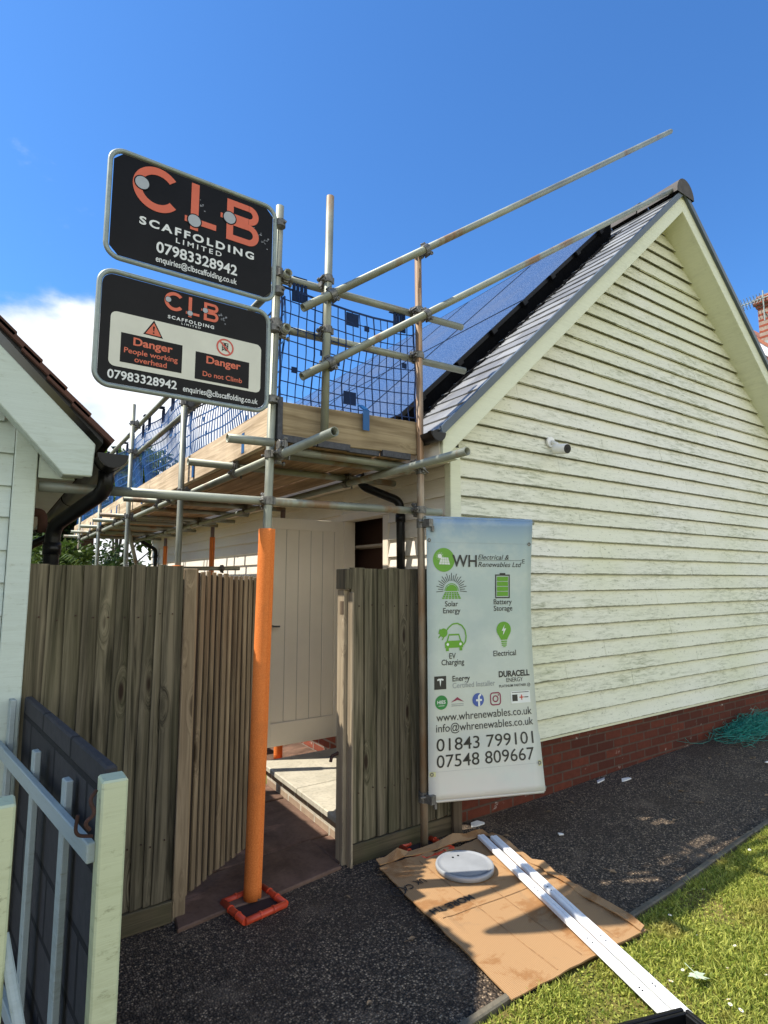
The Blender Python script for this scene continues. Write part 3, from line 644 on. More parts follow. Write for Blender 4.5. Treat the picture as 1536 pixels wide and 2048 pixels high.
# mounting rails and pest mesh under the near edge of the array
pm = MB(); ps = MB()
L_ = 2 * PH
def rp(u, y, up): # on roof surface
    x = 2.5 + u * ux.x; return Vector((x, y, rz(x) + up))
nseg = 60; rg = random.Random(9)
P0, P1, P2 = [], [], []
for i in range(nseg + 1):
    u = L_ * i / nseg; top = Vector((2.5, 3.50, az(2.5))) + ux * u + nrm * -.036; P0.append(top); P1.append(rp(u, 3.485 + rg.uniform(-.01, .01), .03)); P2.append(rp(u, 3.40 + rg.uniform(-.025, .025), .028 + rg.uniform(0, .012)))
k = len(P0); pm.v = [tuple(p) for p in P0 + P1 + P2]
for i in range(nseg): pm.f += [(i, i + 1, k + i + 1, k + i), (k + i, k + i + 1, 2 * k + i + 1, 2 * k + i)]
for i in range(200):
    u = L_ * rg.random(); y = 3.40 + rg.uniform(-.02, .02); pm.bar(rp(u, y, .03), rp(u + rg.uniform(-.02, .02), y - rg.uniform(.02, .05), .03 + rg.uniform(0, .02)), .004, .004)
pmo = tag(pm.build('pest_mesh', 'black_mesh'), 'black pest proofing mesh filling the gap under the near edge of the solar panels', 'mesh')
lower = MB()
for i in range(41):
    y = 3.5 + i * (cols * (PW + .015)) / 40; lower.v += [tuple(Vector((2.5, y, az(2.5) - .03))), tuple(rp(-.05, y, .03))]
    if i: q = 2 * i; lower.f.append((q - 2, q, q + 1, q - 1))
tag(lower.build('pest_mesh', 'black_mesh'), 'black pest proofing mesh along the bottom edge of the solar panels above the gutter', 'mesh')
for i in range(7):
    u = .25 + i * .55; a_ = Vector((2.5, 3.47, az(2.5))) + ux * u + nrm * -.02
    k = MB(); k.bar(a_ - ux * .035, a_ + ux * .035, .03, .05, nrm); tag(k.build('panel_clamp', 'black', bevel=.003), '%s black end clamp from the gutter on the near edge of the solar panels' % ORD[i].replace('nearest', 'first'), 'clamp', 'clamps along the solar panel edge')

# ------------------------------------------------------------------ neighbouring building on the left
lb = thing('weatherboard_garage', 'garage at the edge with pale weatherboards, deep barge board and brown tiled roof', 'garage', (0.14, 3.1, 0))
LX = 0.145
def lrz(x): return 2.275 + 1.03 * (0.395 - x)
boards_xz(3.1, lambda z: max(-5.0, -4.6), lambda z: min(LX - .094, .395 - (z - 2.275) / 1.03 - .25) , 0.2, 4.2, [[-1.2], [-.7], [-1.9]], .145, .024).build('gable_wall', 'wall_old', lb)
MB().box(LX - .092, LX, 3.062, 3.15, .1, 2.36).build('corner_board', 'trim_old', lb, bevel=.004)
MB().box(LX - .12, LX - .005, 3.152, 6.1, .1, 2.30).build('side_wall', 'trim_old', lb)
LXL = -2.4
mb = MB(); P = [(.351, 2.265), (.344, 2.118), (.232, 2.116), (-.015, 2.388), (LXL, 2.388 + 1.04 * (-.015 - LXL)), (LXL, 2.639 + 1.0 * (-.032 - LXL) + .1), (-.032, 2.645)]
mb.prism(P, lambda u, v, t: (u, t, v), 2.835, 2.865); mb.build('barge_board', 'trim_old', lb, bevel=.004)
mb = MB(); mb.prism([(.33, 2.14), (.24, 2.135), (-.01, 2.41), (LXL, 4.87), (LXL, 4.98), (0.0, 2.50)], lambda u, v, t: (u, t, v), 2.867, 3.06); mb.build('soffit', 'trim_old', lb)
mb = MB(); mb.prism([(.30, 2.13), (.15, 2.13), (.15, 2.32), (.26, 2.32)], lambda u, v, t: (u, t, v), 3.07, 6.1); mb.build('eave_soffit', 'trim_old', lb)
mb = MB(); mb.prism([(.351, 2.265), (.344, 2.118), (.232, 2.116), (-.2, 2.6), (-.2, 2.85)], lambda u, v, t: (u, t, v), 6.1, 6.13); mb.build('barge_board', 'trim_old', lb)
tr_ = MB(); rg = random.Random(4)
for i in range(30):
    x0 = .425 - i * .10; 
    y = 2.80
    while y < 6.15:
        y1 = y + .165; dz = rg.uniform(-.004, .004)
        P = []
        for x, up in ((x0, .045 + dz), (x0 - .17, .022)):
            for yy_ in (y + .001, y1 - .001): P.append(Vector((x, yy_, lrz(x) + up)))
        d_ = Vector((-.012, 0, -.018))
        tr_.hexa([P[0] + d_, P[1] + d_, P[3] + d_, P[2] + d_, P[0], P[1], P[3], P[2]]); y = y1
tr_.build('roof', 'tile', lb)
mb = MB(); mb.hexa([(.38, 2.83, lrz(.38) - .02), (.38, 6.13, lrz(.38) - .02), (LXL, 6.13, lrz(LXL) - .02), (LXL, 2.83, lrz(LXL) - .02), (.38, 2.83, lrz(.38) + .018), (.38, 6.13, lrz(.38) + .018), (LXL, 6.13, lrz(LXL) + .018), (LXL, 2.83, lrz(LXL) + .018)]); mb.build('roof_deck', 'black', lb)
mb = MB(); mb.hexa([(LXL - .001, 2.83, lrz(LXL) - .02), (LXL - .001, 6.13, lrz(LXL) - .02), (-5.2, 6.13, 2.1), (-5.2, 2.83, 2.1), (LXL - .001, 2.83, lrz(LXL) + .03), (LXL - .001, 6.13, lrz(LXL) + .03), (-5.2, 6.13, 2.2), (-5.2, 2.83, 2.2)]); mb.build('roof_far_slope', 'tile', lb)
gutter(.425, 2.225, 2.82, 6.2, .058).build('gutter', 'black', lb, smooth=True)
downpipe([(.425, 3.0, 2.20), (.425, 3.0, 2.08), (.245, 3.33, 1.93), (.225, 3.36, .02)], lb, .036)
downpipe([(.425, 6.0, 2.20), (.425, 6.0, 2.05), (.245, 6.0, 1.95), (.225, 6.0, .02)], lb, .036)
mb = MB(); mb.tube(smooth_path([(.15, 3.4, 2.0), (.20, 3.4, 2.0), (.20, 3.4, 1.90)]), .022, 12); mb.build('waste_pipe', 'tile', lb, smooth=True)

# ------------------------------------------------------------------ fences and the passage gate
rf = random.Random(21)
def feather_fence(root, x0, x1, y, z0, z1, n, mat='fence', widths=None):
    x = x0; ws = widths or [rf.uniform(.85, 1.15) for _ in range(n)]; k = (x1 - x0) / sum(ws)
    for w in ws:
        w *= k; mb = MB(); seg = 6; L, Rr = [], []
        ph = rf.uniform(0, 6); tl = rf.uniform(-.002, .002); zt = z1 + rf.uniform(-.006, .006)
        for i in range(seg + 1):
            z = z0 + (zt - z0) * i / seg; wv = .0035 * math.sin(ph + i * .9)
            L.append((x + wv + tl * i / seg, z)); Rr.append((x + w + wv * .6, z))
        vs = []
        for (lx, z), (rx, _) in zip(L, Rr):
            vs += [(lx - .006, y - .020, z), (lx + (rx - lx) * .25, y - .021, z), (rx, y - .006, z), (rx, y + .004, z), (lx - .006, y + .004, z)]
        fs = []
        for i in range(seg):
            for j in range(5): a, c = i * 5 + j, i * 5 + (j + 1) % 5; fs.append((a, c, c + 5, a + 5))
        fs += [(4, 3, 2, 1, 0), tuple(seg * 5 + j for j in range(5))]
        mb.add(vs, fs); bo_ = mb.build('board', mat, root)
        for zn in (z0 + .28, z0 + 1.38):
            xn = x + w * rf.uniform(.35, .6); zn += rf.uniform(-.012, .012); MB().tube([(xn, y - .0235, zn), (xn, y - .016, zn)], .0035, 7).build('nail', 'rust', bo_)
        x += w
fl = thing('board_fence', 'weathered close board fence panel between the garage corner and the wooden gate', 'fence', (.5, 3.12, 0))
feather_fence(fl, .152, .838, 3.12, .105, 1.733, 10, widths=[1.05, 1.05, 1, 1, 1, .95, .85, .8, .55, 1.25])
MB().box(.152, .838, 3.09, 3.118, 0.0, .10).build('gravel_board', 'gravel_board', fl, bevel=.004)
MB().box(.152, .838, 3.126, 3.17, 1.45, 1.53).build('rail', 'post', fl); MB().box(.152, .838, 3.126, 3.17, .35, .43).build('rail', 'post', fl)
MB().box(.842, .905, 3.10, 3.20, -.05, 1.72).build('post', 'gate', fl, bevel=.004)
frr = thing('board_fence', 'weathered close board fence panel between the gateway and the rusty scaffold pole', 'fence', (2.2, 3.12, 0))
feather_fence(frr, 1.858, 2.70, 3.12, .115, 1.733, 9)
MB().box(1.858, 2.70, 3.085, 3.113, 0.0, .112).build('gravel_board', 'gravel_board', frr, bevel=.004)
MB().box(1.836, 1.850, 3.062, 3.117, -.05, 1.585).build('post', 'jamb', frr, bevel=.003); MB().box(1.812, 1.850, 3.122, 3.205, -.05, 1.60).build('post', 'jamb', frr, bevel=.004)
MB().box(1.800, 1.8505, 3.085, 3.205, 1.603, 1.728).build('post_cap', 'fence', frr, bevel=.004)
MB().box(1.81, 2.69, 3.127, 3.17, 1.45, 1.53).build('rail', 'post', frr)
MB().box(2.615, 2.69, 3.055, 3.084, 0.0, .62).build('post', 'post', frr, bevel=.004)
hk = MB(); hk.tube([(1.814, 3.18, .62), (1.77, 3.18, .61), (1.755, 3.17, .58)], .010, 8); hk.build('latch', 'rust', frr)
# passage gate standing ajar
gt = thing('wooden_gate', 'narrow feather edge gate standing open behind the orange padded pole', 'gate', (.92, 3.16, 0))
ga = R(37.5); gd = Vector((math.cos(ga), math.sin(ga), 0)); gn = Vector((math.sin(ga), -math.cos(ga), 0)); G0 = Vector((.915, 3.195, 0))
for i in range(14):
    u0 = i * .055; mb = MB(); zt = 1.715 - .004 * i + rf.uniform(-.007, .007); zb = .05 + rf.uniform(0, .01); w = .030 + rf.uniform(-.003, .003); P = []; tw = rf.uniform(-.003, .003)
    for z in (zb, zt):
        for (u, n_2) in ((u0, .010), (u0 + w, .012 + tw), (u0 + w, -.002), (u0, -.002)): P.append(G0 + gd * (u + (tw if z == zt else 0)) + gn * n_2 + Vector((0, 0, z)))
    mb.hexa(P); mb.build('slat', 'gate', gt, bevel=.002)
    if i < 13:
        P = []
        for z in (zb + .01, zt - .02):
            for (u, n_2) in ((u0 + w + .001, .001), (u0 + .0545, .001), (u0 + .0545, -.012), (u0 + w + .001, -.012)): P.append(G0 + gd * u + gn * n_2 + Vector((0, 0, z)))
        MB().hexa(P).build('gap_shade_strip', 'gate_dark', gt)  # near-black strip stands in for the shadow between slats
mb = MB()
for z in (.30, .95, 1.50): MB().bar(G0 + gd * .01 - gn * .030 + Vector((0, 0, z)), G0 + gd * .79 - gn * .030 + Vector((0, 0, z)), .026, .09).build('ledge', 'post', gt)

# block wall and picket fence by the garage
bwt = MB(); A_, B_ = Vector((.158, 3.055, 0)), Vector((.296, 1.80, 0)); dd = (B_ - A_).normalized(); nn_ = Vector((-dd.y, dd.x, 0))
bwt.hexa([A_, B_, B_ + nn_ * .032, A_ + nn_ * .032, A_ + Vector((0, 0, 1.15)), B_ + Vector((0, 0, 1.15)), B_ + nn_ * .032 + Vector((0, 0, 1.15)), A_ + nn_ * .032 + Vector((0, 0, 1.15))])
tag(bwt.build('block_wall', 'block', bevel=.006), 'low dark grey block wall behind the pale picket fence', 'wall')
pf = thing('picket_fence', 'short run of pale painted picket fence with hooked end post before the block wall', 'fence', (.2, 2.3, 0))
MB().bar((.072, 3.035, .957), (.262, 1.742, .957), .022, .05).build('rail', 'picket', pf, bevel=.003)
MB().bar((.072, 3.035, .18), (.262, 1.742, .18), .022, .05).build('rail', 'picket', pf, bevel=.003)
pdir = Vector((.19, -1.293, 0)).normalized(); pn = Vector((-pdir.y, pdir.x, 0))
for (x, y, zt) in ((.112, 3.0, 1.155), (.178, 2.50, 1.05), (.236, 2.08, 1.055)):
    c_ = Vector((x, y, 0)); P = []
    for z in (0.0, zt):
        for i, j in ((-1, -1), (1, -1), (1, 1), (-1, 1)): P.append(c_ + pdir * (i * .024) + pn * (j * .011) + Vector((0, 0, z)))
    MB().hexa(P).build('picket', 'picket', pf, bevel=.003)
MB().box(.271, .334, 1.69, 1.765, 0, 1.145).build('post', 'gatepost', pf, bevel=.005)
mb = MB(); mb.tube(smooth_path([(.263, 1.72, 1.12), (.245, 1.71, 1.10), (.262, 1.70, 1.07), (.235, 1.70, 1.05), (.25, 1.705, 1.03)]), .005, 8); mb.tube(smooth_path([(.263, 1.74, 1.0), (.22, 1.74, 1.01), (.225, 1.74, 1.06)]), .0045, 8); mb.build('hook', 'rust', pf)
ep = thing('gate_post', 'pale square gate post cut off by the edge nearest the camera', 'post', (.03, 1.68, 0))
MB().box(-.045, .084, 1.66, 1.74, 0, 1.14).build('post', 'gatepost', ep, bevel=.005)
mb = MB(); mb.tube([(.078, 1.70, .84), (.13, 1.60, .62)], .012, 10); mb.build('brace', 'picket', ep)

# ------------------------------------------------------------------ scaffold
sc = thing('scaffold', 'galvanised tube scaffold along the eaves with orange padded pole and timber deck', 'scaffold', (1.25, 3.05, 0))
CPL = []
def tube_part(name, a, b, mat='tube', parent=sc):
    o = MB().pipe(a, b).build(name, mat, parent, smooth=True)
    return o
def coupler(p, d1, d2, off):
    """clamp joining a tube along d1 through p with a tube along d2 through p+off"""
    p = Vector(p); d1 = Vector(d1).normalized(); d2 = Vector(d2).normalized(); off = Vector(off); mb = MB()
    for c_, d_ in ((p, d1), (p + off, d2)):
        mb.tube([c_ - d_ * .024, c_ + d_ * .024], .0315, 16)
        o_d = off.normalized() if off.length > 1e-4 else Vector((0, 1, 0)); sd = d_.cross(o_d).normalized()
        mb.bar(c_ + sd * .028 - d_ * .016, c_ + sd * .028 + d_ * .016, .03, .03, o_d)
        bo = c_ + sd * .044; mb.tube([bo - o_d * .035, bo + o_d * .04], .007, 8); mb.tube([bo + o_d * .026, bo + o_d * .040], .014, 6)
        so_ = c_ - sd * .036; mb.tube([so_ - d_ * .02, so_ + d_ * .02], .009, 8)
    mb.bar(p, p + off, .04, .04, d1)
    return mb.build('coupler', 'coupler', sc, smooth=False, bevel=.002)
X, Yv, Zv = (1, 0, 0), (0, 1, 0), (0, 0, 1)
# standards
def sleeve(pole, a, b, r=.046):
    a, b = Vector(a), Vector(b); mb = MB(); n = 28; vs = []; fs = []; rg_ = random.Random(8); K = 30
    d = (b - a)
    for i in range(K + 1):
        c_ = a + d * i / K
        for j in range(n):
            an = 2 * math.pi * j / n; rr = r * (1 + .015 * noise.noise((c_.z * 6, an, 1)))
            if j in (23, 24): rr *= .70
            vs.append((c_.x + math.cos(an) * rr, c_.y + math.sin(an) * rr, c_.z))
    for i in range(K):
        for j in range(n): fs.append((i * n + j, i * n + (j + 1) % n, (i + 1) * n + (j + 1) % n, (i + 1) * n + j))
    fs += [tuple(range(n - 1, -1, -1)), tuple(K * n + j for j in range(n))]
    mb.add(vs, fs); return mb.build('foam_sleeve', 'foam', pole, smooth=True)
p1 = tube_part('standard', (1.234, 3.05, .012), (1.302, 3.05, 3.90))
def p1x(z): return 1.234 + .0175 * z
sleeve(p1, (p1x(.02), 3.05, .02), (p1x(1.945), 3.05, 1.945))
p2 = tube_part('standard', (2.335, 3.01, .012), (2.318, 3.01, 3.90), 'tube_rusty')
p3 = tube_part('standard', (1.582, 2.975, 2.50), (1.604, 2.975, 4.04))
OY = [4.76, 6.95, 9.1, 11.3]
for i, y in enumerate(OY):
    s_ = tube_part('standard', (1.23, y, .012), (1.23, y, 3.66 - (.0 if i < 2 else .25)))
    if i < 2: sleeve(s_, (1.23, y, .02), (1.23, y, 1.775), .043)
for i, y in enumerate([5.15, 7.3, 9.7]):
    s_ = tube_part('standard', (2.30, y, .012), (2.30, y, 2.33), 'tube_rusty'); sleeve(s_, (2.30, y, .02), (2.30, y, 1.60), .04)
    if i > 0: sleeve(s_, (2.30, y, 1.70), (2.30, y, 2.20), .032)
# end guard rails and toe board
tube_part('guard_rail', (1.20, 3.098, 3.475), (2.76, 3.062, 3.512)); tube_part('guard_rail', (1.22, 3.098, 3.155), (2.78, 3.062, 3.182))
for z in (3.48, 3.16): coupler((p1x(z), 3.05, z), Zv, X, (0, .048, 0)); coupler((2.32, 3.01, z + .02), Zv, X, (0, .05, 0))
# the rail behind P3
for z in (3.49, 3.165): coupler((1.593, 2.975, z), Zv, X, (0, .05, 0))
# raking guard rails up the gable
import math as _m
def rake(a, b): return tube_part('raking_rail', a, b)
ra0, ra1 = Vector((1.405, 2.925, 3.235)), Vector((5.60, 2.925, 6.33)); rb0, rb1 = Vector((1.405, 2.925, 2.82)), Vector((5.66, 2.925, 5.72))
rake(ra0, ra1); rake(rb0, rb1)
dra, drb = (ra1 - ra0).normalized(), (rb1 - rb0).normalized()
for (o0, d_, xx) in ((ra0, dra, 1.595), (rb0, drb, 1.587)):
    t_ = (xx - o0.x) / d_.x; q = o0 + d_ * t_; coupler((xx, 2.975, q.z), Zv, d_, (0, -.05, 0))
for (o0, d_, xx) in ((ra0, dra, 2.318), (rb0, drb, 2.32)):
    t_ = (xx - o0.x) / d_.x; q = o0 + d_ * t_; coupler((xx, 3.01, q.z), Zv, d_, (0, -.085, 0))
# low ledger across the passage
tube_part('ledger', (.156, 3.098, 2.092), (2.54, 3.065, 2.122)); coupler((p1x(2.11), 3.05, 2.105), Zv, X, (0, .048, 0)); coupler((2.326, 3.01, 2.12), Zv, X, (0, .05, 0))
# deck ledgers along the passage (outer, inner)
tube_part('ledger', (1.33, 2.395, 2.372), (1.26, 12.6, 2.36)); tube_part('ledger', (2.19, 2.40, 2.385), (2.14, 12.6, 2.36))
coupler((p1x(2.38), 3.05, 2.37), Zv, Yv, (.05, 0, 0)); coupler((2.327, 3.01, 2.382), Zv, X, (-.05, 0, .03))
tube_part('guard_rail', (1.345, 3.0, 3.47), (1.262, 12.4, 3.40)); tube_part('guard_rail', (1.345, 3.0, 3.13), (1.262, 12.4, 3.08))
for y in OY:
    for z in (3.44, 3.11, 2.37): coupler((1.23, y, z), Zv, Yv, (.045, 0, 0))
for z in (3.465, 3.125): coupler((p1x(z) , 3.05, z), Zv, Yv, (.05, 0, -.0))
for y, e_ in ((3.73, 1.0), (2.98, 1.0), (5.35, 1.0), (5.82, .98), (7.4, 1.0), (8.1, 1.02), (9.15, 1.0), (10.3, 1.0), (11.4, 1.0)):
    tube_part('transom', (e_, y, 2.415), (2.62 if y > 3 else 1.26, y, 2.425))
    coupler((1.32 - (y - 2.4) * .007, y, 2.372), Yv, X, (0, 0, .044))
    if y > 3: coupler((2.185 - (y - 2.4) * .005, y, 2.38), Yv, X, (0, 0, .042))
for y in (3.12, 3.26): tube_part('transom', (1.36, y, 2.425), (2.42, y, 2.425))
for i in range(5): tube_part('transom', (1.3, 6.2 + i * 1.2 + .4, 2.43), (2.5, 6.2 + i * 1.2 + .4, 2.43))
# far cross tube in the passage
tube_part('ledger', (.28, 6.90, 1.775), (2.52, 6.90, 1.80)); coupler((1.23, 6.95, 1.787), Zv, X, (0, -.05, 0)); coupler((2.30, 6.95, 1.797), Zv, X, (0, -.05, 0))
tube_part('standard', (.62, 9.2, .012), (.62, 9.2, 2.0)); tube_part('brace', (1.35, 7.6, 2.3), (2.25, 9.6, .4))
# toe boards
def toe(name, a, b, mat):
    a, b = Vector(a), Vector(b); mb = MB(); mb.bar(a, b, .036, .225); o = mb.build(name, mat, sc, bevel=.004)
    d_ = (b - a).normalized(); k = MB()
    for c_ in (a - d_ * .0, b + d_ * .0): k.bar(c_ - d_ * .003, c_ + d_ * .003, .038, .227)
    return o
toe('toe_board', (1.335, 3.045, 2.575), (2.315, 3.045, 2.605), 'scaf_board_x')
for i in range(3): toe('toe_board', (1.308 - .018 * i, 3.07 + i * 3.05, 2.562 - .004 * i), (1.290 - .018 * i, 6.11 + i * 3.05, 2.558 - .004 * i), 'scaf_board_y')
mb = MB(); mb.bar((1.318, 3.04, 2.46), (1.318, 3.04, 2.71), .03, .05, (0, 1, 0)); mb.build('toe_board_clip', 'bandm', sc)
# deck boards rest on the transoms
for rowi, (y0, y1) in enumerate(((3.04, 6.05), (6.07, 9.10), (9.12, 12.2))):
    for i in range(4):
        x0 = 1.332 + i * .232 + random.uniform(-.004, .004) - .018 * rowi
        t_ = thing('scaffold_board', '%s deck board out from the house wall in the %s length of the scaffold walkway' % (('fourth', 'third', 'second', 'nearest')[i], ('near', 'middle', 'far')[rowi]), 'plank', (x0, y0, 2.445), 'deck boards of the scaffold walkway')
        yy0 = y0 + random.uniform(-.03, .03)
        MB().box(x0, x0 + .221, yy0 + .03, y1, 2.452, 2.488).build('plank', 'deck', t_, bevel=.003)
        MB().box(x0 - .001, x0 + .222, yy0, yy0 + .029, 2.4505, 2.4895).build('end_band', 'bandm', t_)

# brick guards (blue mesh panels) hung on the rails
def mesh_guard(name, label, o0, du, L, H, tabs_seed, mat='blue', n_h=9):
    """panel hanging from o0, running L along du and H down"""
    du = Vector(du).normalized(); nv = Vector((-du.y, du.x, 0)); o0 = Vector(o0); rg_ = random.Random(tabs_seed)
    root = thing(name, label, 'mesh guard', o0, 'blue mesh guards on the scaffold rails')
    def W_(u, v):
        sag = -.045 * math.sin(math.pi * u / L) * (1 - v / H) ; bul = .018 * math.sin(u * 5.1 + v * 4 + tabs_seed) + .012 * math.sin(v * 9 + tabs_seed)
        return o0 + du * (u + .006 * math.sin(v * 14 + u * 9)) + nv * bul + Vector((0, 0, sag - v))
    mb = MB(); nvn = int(L / .052)
    for i in range(nvn + 1):
        u = L * i / nvn
        w = (.011 if i in (0, nvn) else (.008 if i % 4 == 0 else .0052)) * (1.0 if L < 1.5 else 2.1)
        for j in range(6): mb.bar(W_(u, H * j / 6), W_(u, H * (j + 1) / 6), w, .0042, nv)
    sg = max(6, int(L / .18))
    for j in range(n_h + 1):
        v = H * j / n_h
        for i in range(sg): mb.bar(W_(L * i / sg, v), W_(L * (i + 1) / sg, v), .0042, .013 if j in (0, n_h) else .0055 * (1 if L < 1.5 else 1.8), (0, 0, 1))
    mb.build('mesh_panel', mat, root)
    for q in (.12, .88) if L < 1.5 else (.08, .36, .64, .92):
        u = L * q; c_ = W_(u, -.02); k = MB()
        for e_ in (-.038, -.013, .013, .038): k.bar(c_ + du * e_ + Vector((0, 0, .06)), c_ + du * e_ - Vector((0, 0, .075)), .017, .012, nv)
        k.bar(c_ - du * .05 - Vector((0, 0, .045)), c_ + du * .05 - Vector((0, 0, .045)), .008, .07, (0, 0, 1))
        k.bar(c_ - du * .045 + Vector((0, 0, .075)) + nv * .03, c_ + du * .045 + Vector((0, 0, .075)) + nv * .03, .07, .008, (0, 0, 1)); k.build('hook_clip', 'navy', root)
    for q, v in ((.5, .06), (.5, H - .16)) if L < 1.5 else ((.2, H - .1), (.5, H - .1), (.8, H - .1), (.35, .3)):
        c_ = W_(L * q, v); k = MB(); k.bar(c_ - du * .045, c_ + du * .045, .006, .085, (0, 0, 1)); k.build('tag_plate', 'navy' if L < 1.5 else mat, root)
    for q in ((.56,) if L < 1.5 else (.2, .5, .8)):
        k = MB(); c_ = W_(L * q, H - .06); e_ = .088 if L < 1.5 else -.085; k.bar(c_ + Vector((0, 0, .05)) - nv * e_ * .2, c_ + Vector((0, 0, .0)) - nv * e_, .045, .006, nv); k.bar(c_ - nv * e_, c_ - Vector((0, 0, .13)) - nv * e_, .045, .006, nv); k.build('strap', 'blue', root)
    for i in range(6 if L < 1.5 else 8):
        c_ = W_(L * (.08 + .84 * rg_.random()), H * (.08 + .7 * rg_.random())); MB().bar(c_ - du * .018, c_ + du * .018, .006, .036, (0, 0, 1)).build('tab', 'navy' if L < 1.5 else mat, root)
    return root
mesh_guard('mesh_guard', 'blue mesh guard, coloured darker for shade, across the end of the scaffold walkway beside the signs', (1.335, 3.088, 3.425), (1, -.03, 0), .985, .76, 3, 'shaded_net')
for i in range(5):
    mesh_guard('mesh_guard', '%s bright blue mesh guard along the long rail, counting away from the signs' % ORD[i].replace('nearest', 'first'), (1.375 - .014 * i, 3.16 + i * 1.84, 3.40 - .012 * i), (-.008, 1, 0), 1.80, .86, 10 + i)

# base trays
def tray(x, y, label, rot=0.0):
    t_ = thing('base_tray', label, 'tray', (x, y, 0), 'plastic trays under the scaffold poles'); c_, s_ = math.cos(rot), math.sin(rot); mb = MB(); P = []
    def m_(u, v, z): return (x + u * c_ - v * s_, y + u * s_ + v * c_, z)
    for a0, a1 in (((-.115, -.115), (.115, -.115)), ((.115, -.115), (.115, .115)), ((.115, .115), (-.115, .115)), ((-.115, .115), (-.115, -.115))):
        mb.tube([m_(*a0, .018), m_(*a1, .018)], .017, 10)
        for f_ in (.33, .66): q = [a0[i] + (a1[i] - a0[i]) * f_ for i in (0, 1)]; q2 = [a0[i] + (a1[i] - a0[i]) * (f_ + .05) for i in (0, 1)]; mb.tube([m_(*q, .019), m_(*q2, .019)], .0195, 10)
    mb.build('rim', 'tray', t_, smooth=True)
    k = MB(); k.prism([(-.1, -.1), (.1, -.1), (.1, .1), (-.1, .1)], lambda u, v, t: m_(u, v, t), .004, .010); k.build('pad', 'tray_in', t_); return t_
tray(1.225, 3.0, 'red plastic tray under the orange padded scaffold pole', .15); tray(2.335, 2.99, 'red plastic tray under the rusty scaffold pole beside the banner', .1)
tray(2.28, 4.95, 'red plastic tray by the landing under the open door', .1)

# ------------------------------------------------------------------ scaffold company signs
def sign_map(y):
    return lambda u, v, t: (u, y - t, v)
def sign_frame(root, u0, u1, v0, v1, y, r=.07):
    mb = MB(); mb.tube([(u, y, v) for u, v in rrect(u0, u1, v0, v1, r, 7)], .0125, 10, closed=True); mb.build('frame', 'frame', root, smooth=True)
    for v in (v0 + .08, v1 - .08):
        k = MB(); k.tube([(u1 + .034, y, v - .02), (u1 + .034, y, v + .02)], .030, 14); k.bar((u1 - .01, y, v), (u1 + .034, y, v), .02, .024); k.tube([(u1 + .05, y - .04, v), (u1 + .05, y + .05, v)], .007, 8); k.build('pole_clamp', 'coupler', root)
def chamfer(u0, u1, v0, v1, c): return [(u0 + c, v0), (u1 - c, v0), (u1, v0 + c), (u1, v1 - c), (u1 - c, v1), (u0 + c, v1), (u0, v1 - c), (u0, v0 + c)]
def logo(root, m, u0, v0, k, t):
    """CLB logo, k = size relative to the upper sign, (u0,v0) = lower left of the letters"""
    def P(u, v): return (u0 + (u - .50) * k, v0 + (v - 3.545) * k)
    def mm(u, v, tt): a, c_ = P(u, v); return m(a, c_, tt)
    b = MB(); b.ring2d((.592, 3.690), .122, .080, mm, t, 42, 322, 44)
    b.flat(rect(.765, .807, 3.535, 3.803), mm, t); b.flat(rect(.735, .7649, 3.571, 3.604), mm, t); b.flat(rect(.8071, .905, 3.571, 3.604), mm, t)
    # B as two bowls
    b.flat(rect(.962, 1.000, 3.548, 3.790), mm, t)
    b.flat(rect(.927, .9619, 3.664, 3.692), mm, t)
    for v_, r_ in ((3.732, .058), (3.612, .064)):
        b.ring2d((1.090 if r_ < .06 else 1.088, v_), r_, r_ - .036, mm, t, -90, 90, 20)
        b.flat(rect(1.0001, 1.0885, v_ + r_ - .036, v_ + r_), mm, t); b.flat(rect(1.0001, 1.0885, v_ - r_, v_ - r_ + .036), mm, t + .0004 if r_ < .06 else t)
    b.build('logo', 'sign_orange', root)
    for c_ in ((.515, 3.699), (.786, 3.588), (.978, 3.677)):
        MB().flat(circ(c_, .040, 32), mm, t + .001).build('logo_ring', 'black_panel', root); MB().flat(circ(c_, .034, 32), mm, t + .0018).build('logo_dot', 'sign_grey', root)
s1 = thing('scaffold_sign', 'upper black sign on the scaffold pole, large orange letters over a phone number', 'sign', (1.27, 3.0, 3.54), 'scaffold company signs')
sign_frame(s1, .362, 1.252, 3.258, 3.836, 3.0); m1 = sign_map(2.996)
MB().prism(chamfer(.378, 1.236, 3.274, 3.820, .042), sign_map(3.0), -.002, .002).build('panel', 'black_panel', s1)
logo(s1, m1, .50, 3.545, 1.0, .001)
MB().text('SCAFFOLDING', .511, 1.126, 3.475, .040, m1, .001, .035, 0, 1.35).build('lettering', 'sign_text', s1)
MB().text('LIMITED', .695, .940, 3.432, .027, m1, .001, .015, 0, 1.5).build('lettering', 'sign_text', s1)
MB().text('07983328942', .599, 1.031, 3.350, .056, m1, .001, .02).build('lettering', 'sign_text', s1)
MB().text('enquiries@clbscaffolding.co.uk', .599, 1.031, 3.297, .032, m1, .001, .012).build('lettering', 'sign_text', s1)
def scuffs(root, m, c, n, sp):
    k = MB(); rg_ = random.Random(6)
    for i in range(n):
        u, v = c[0] + rg_.gauss(0, sp), c[1] + rg_.gauss(0, sp); r = rg_.uniform(.002, .009)
        k.flat([(u + r * rg_.uniform(.4, 1.3) * math.cos(q * 1.05), v + r * rg_.uniform(.3, 1) * math.sin(q * 1.05)) for q in range(6)], m, .0006)
    k.build('scuff', 'scuff', root)
scuffs(s1, m1, (1.19, 3.62), 14, .03); scuffs(s1, m1, (.83, 3.70), 5, .02)
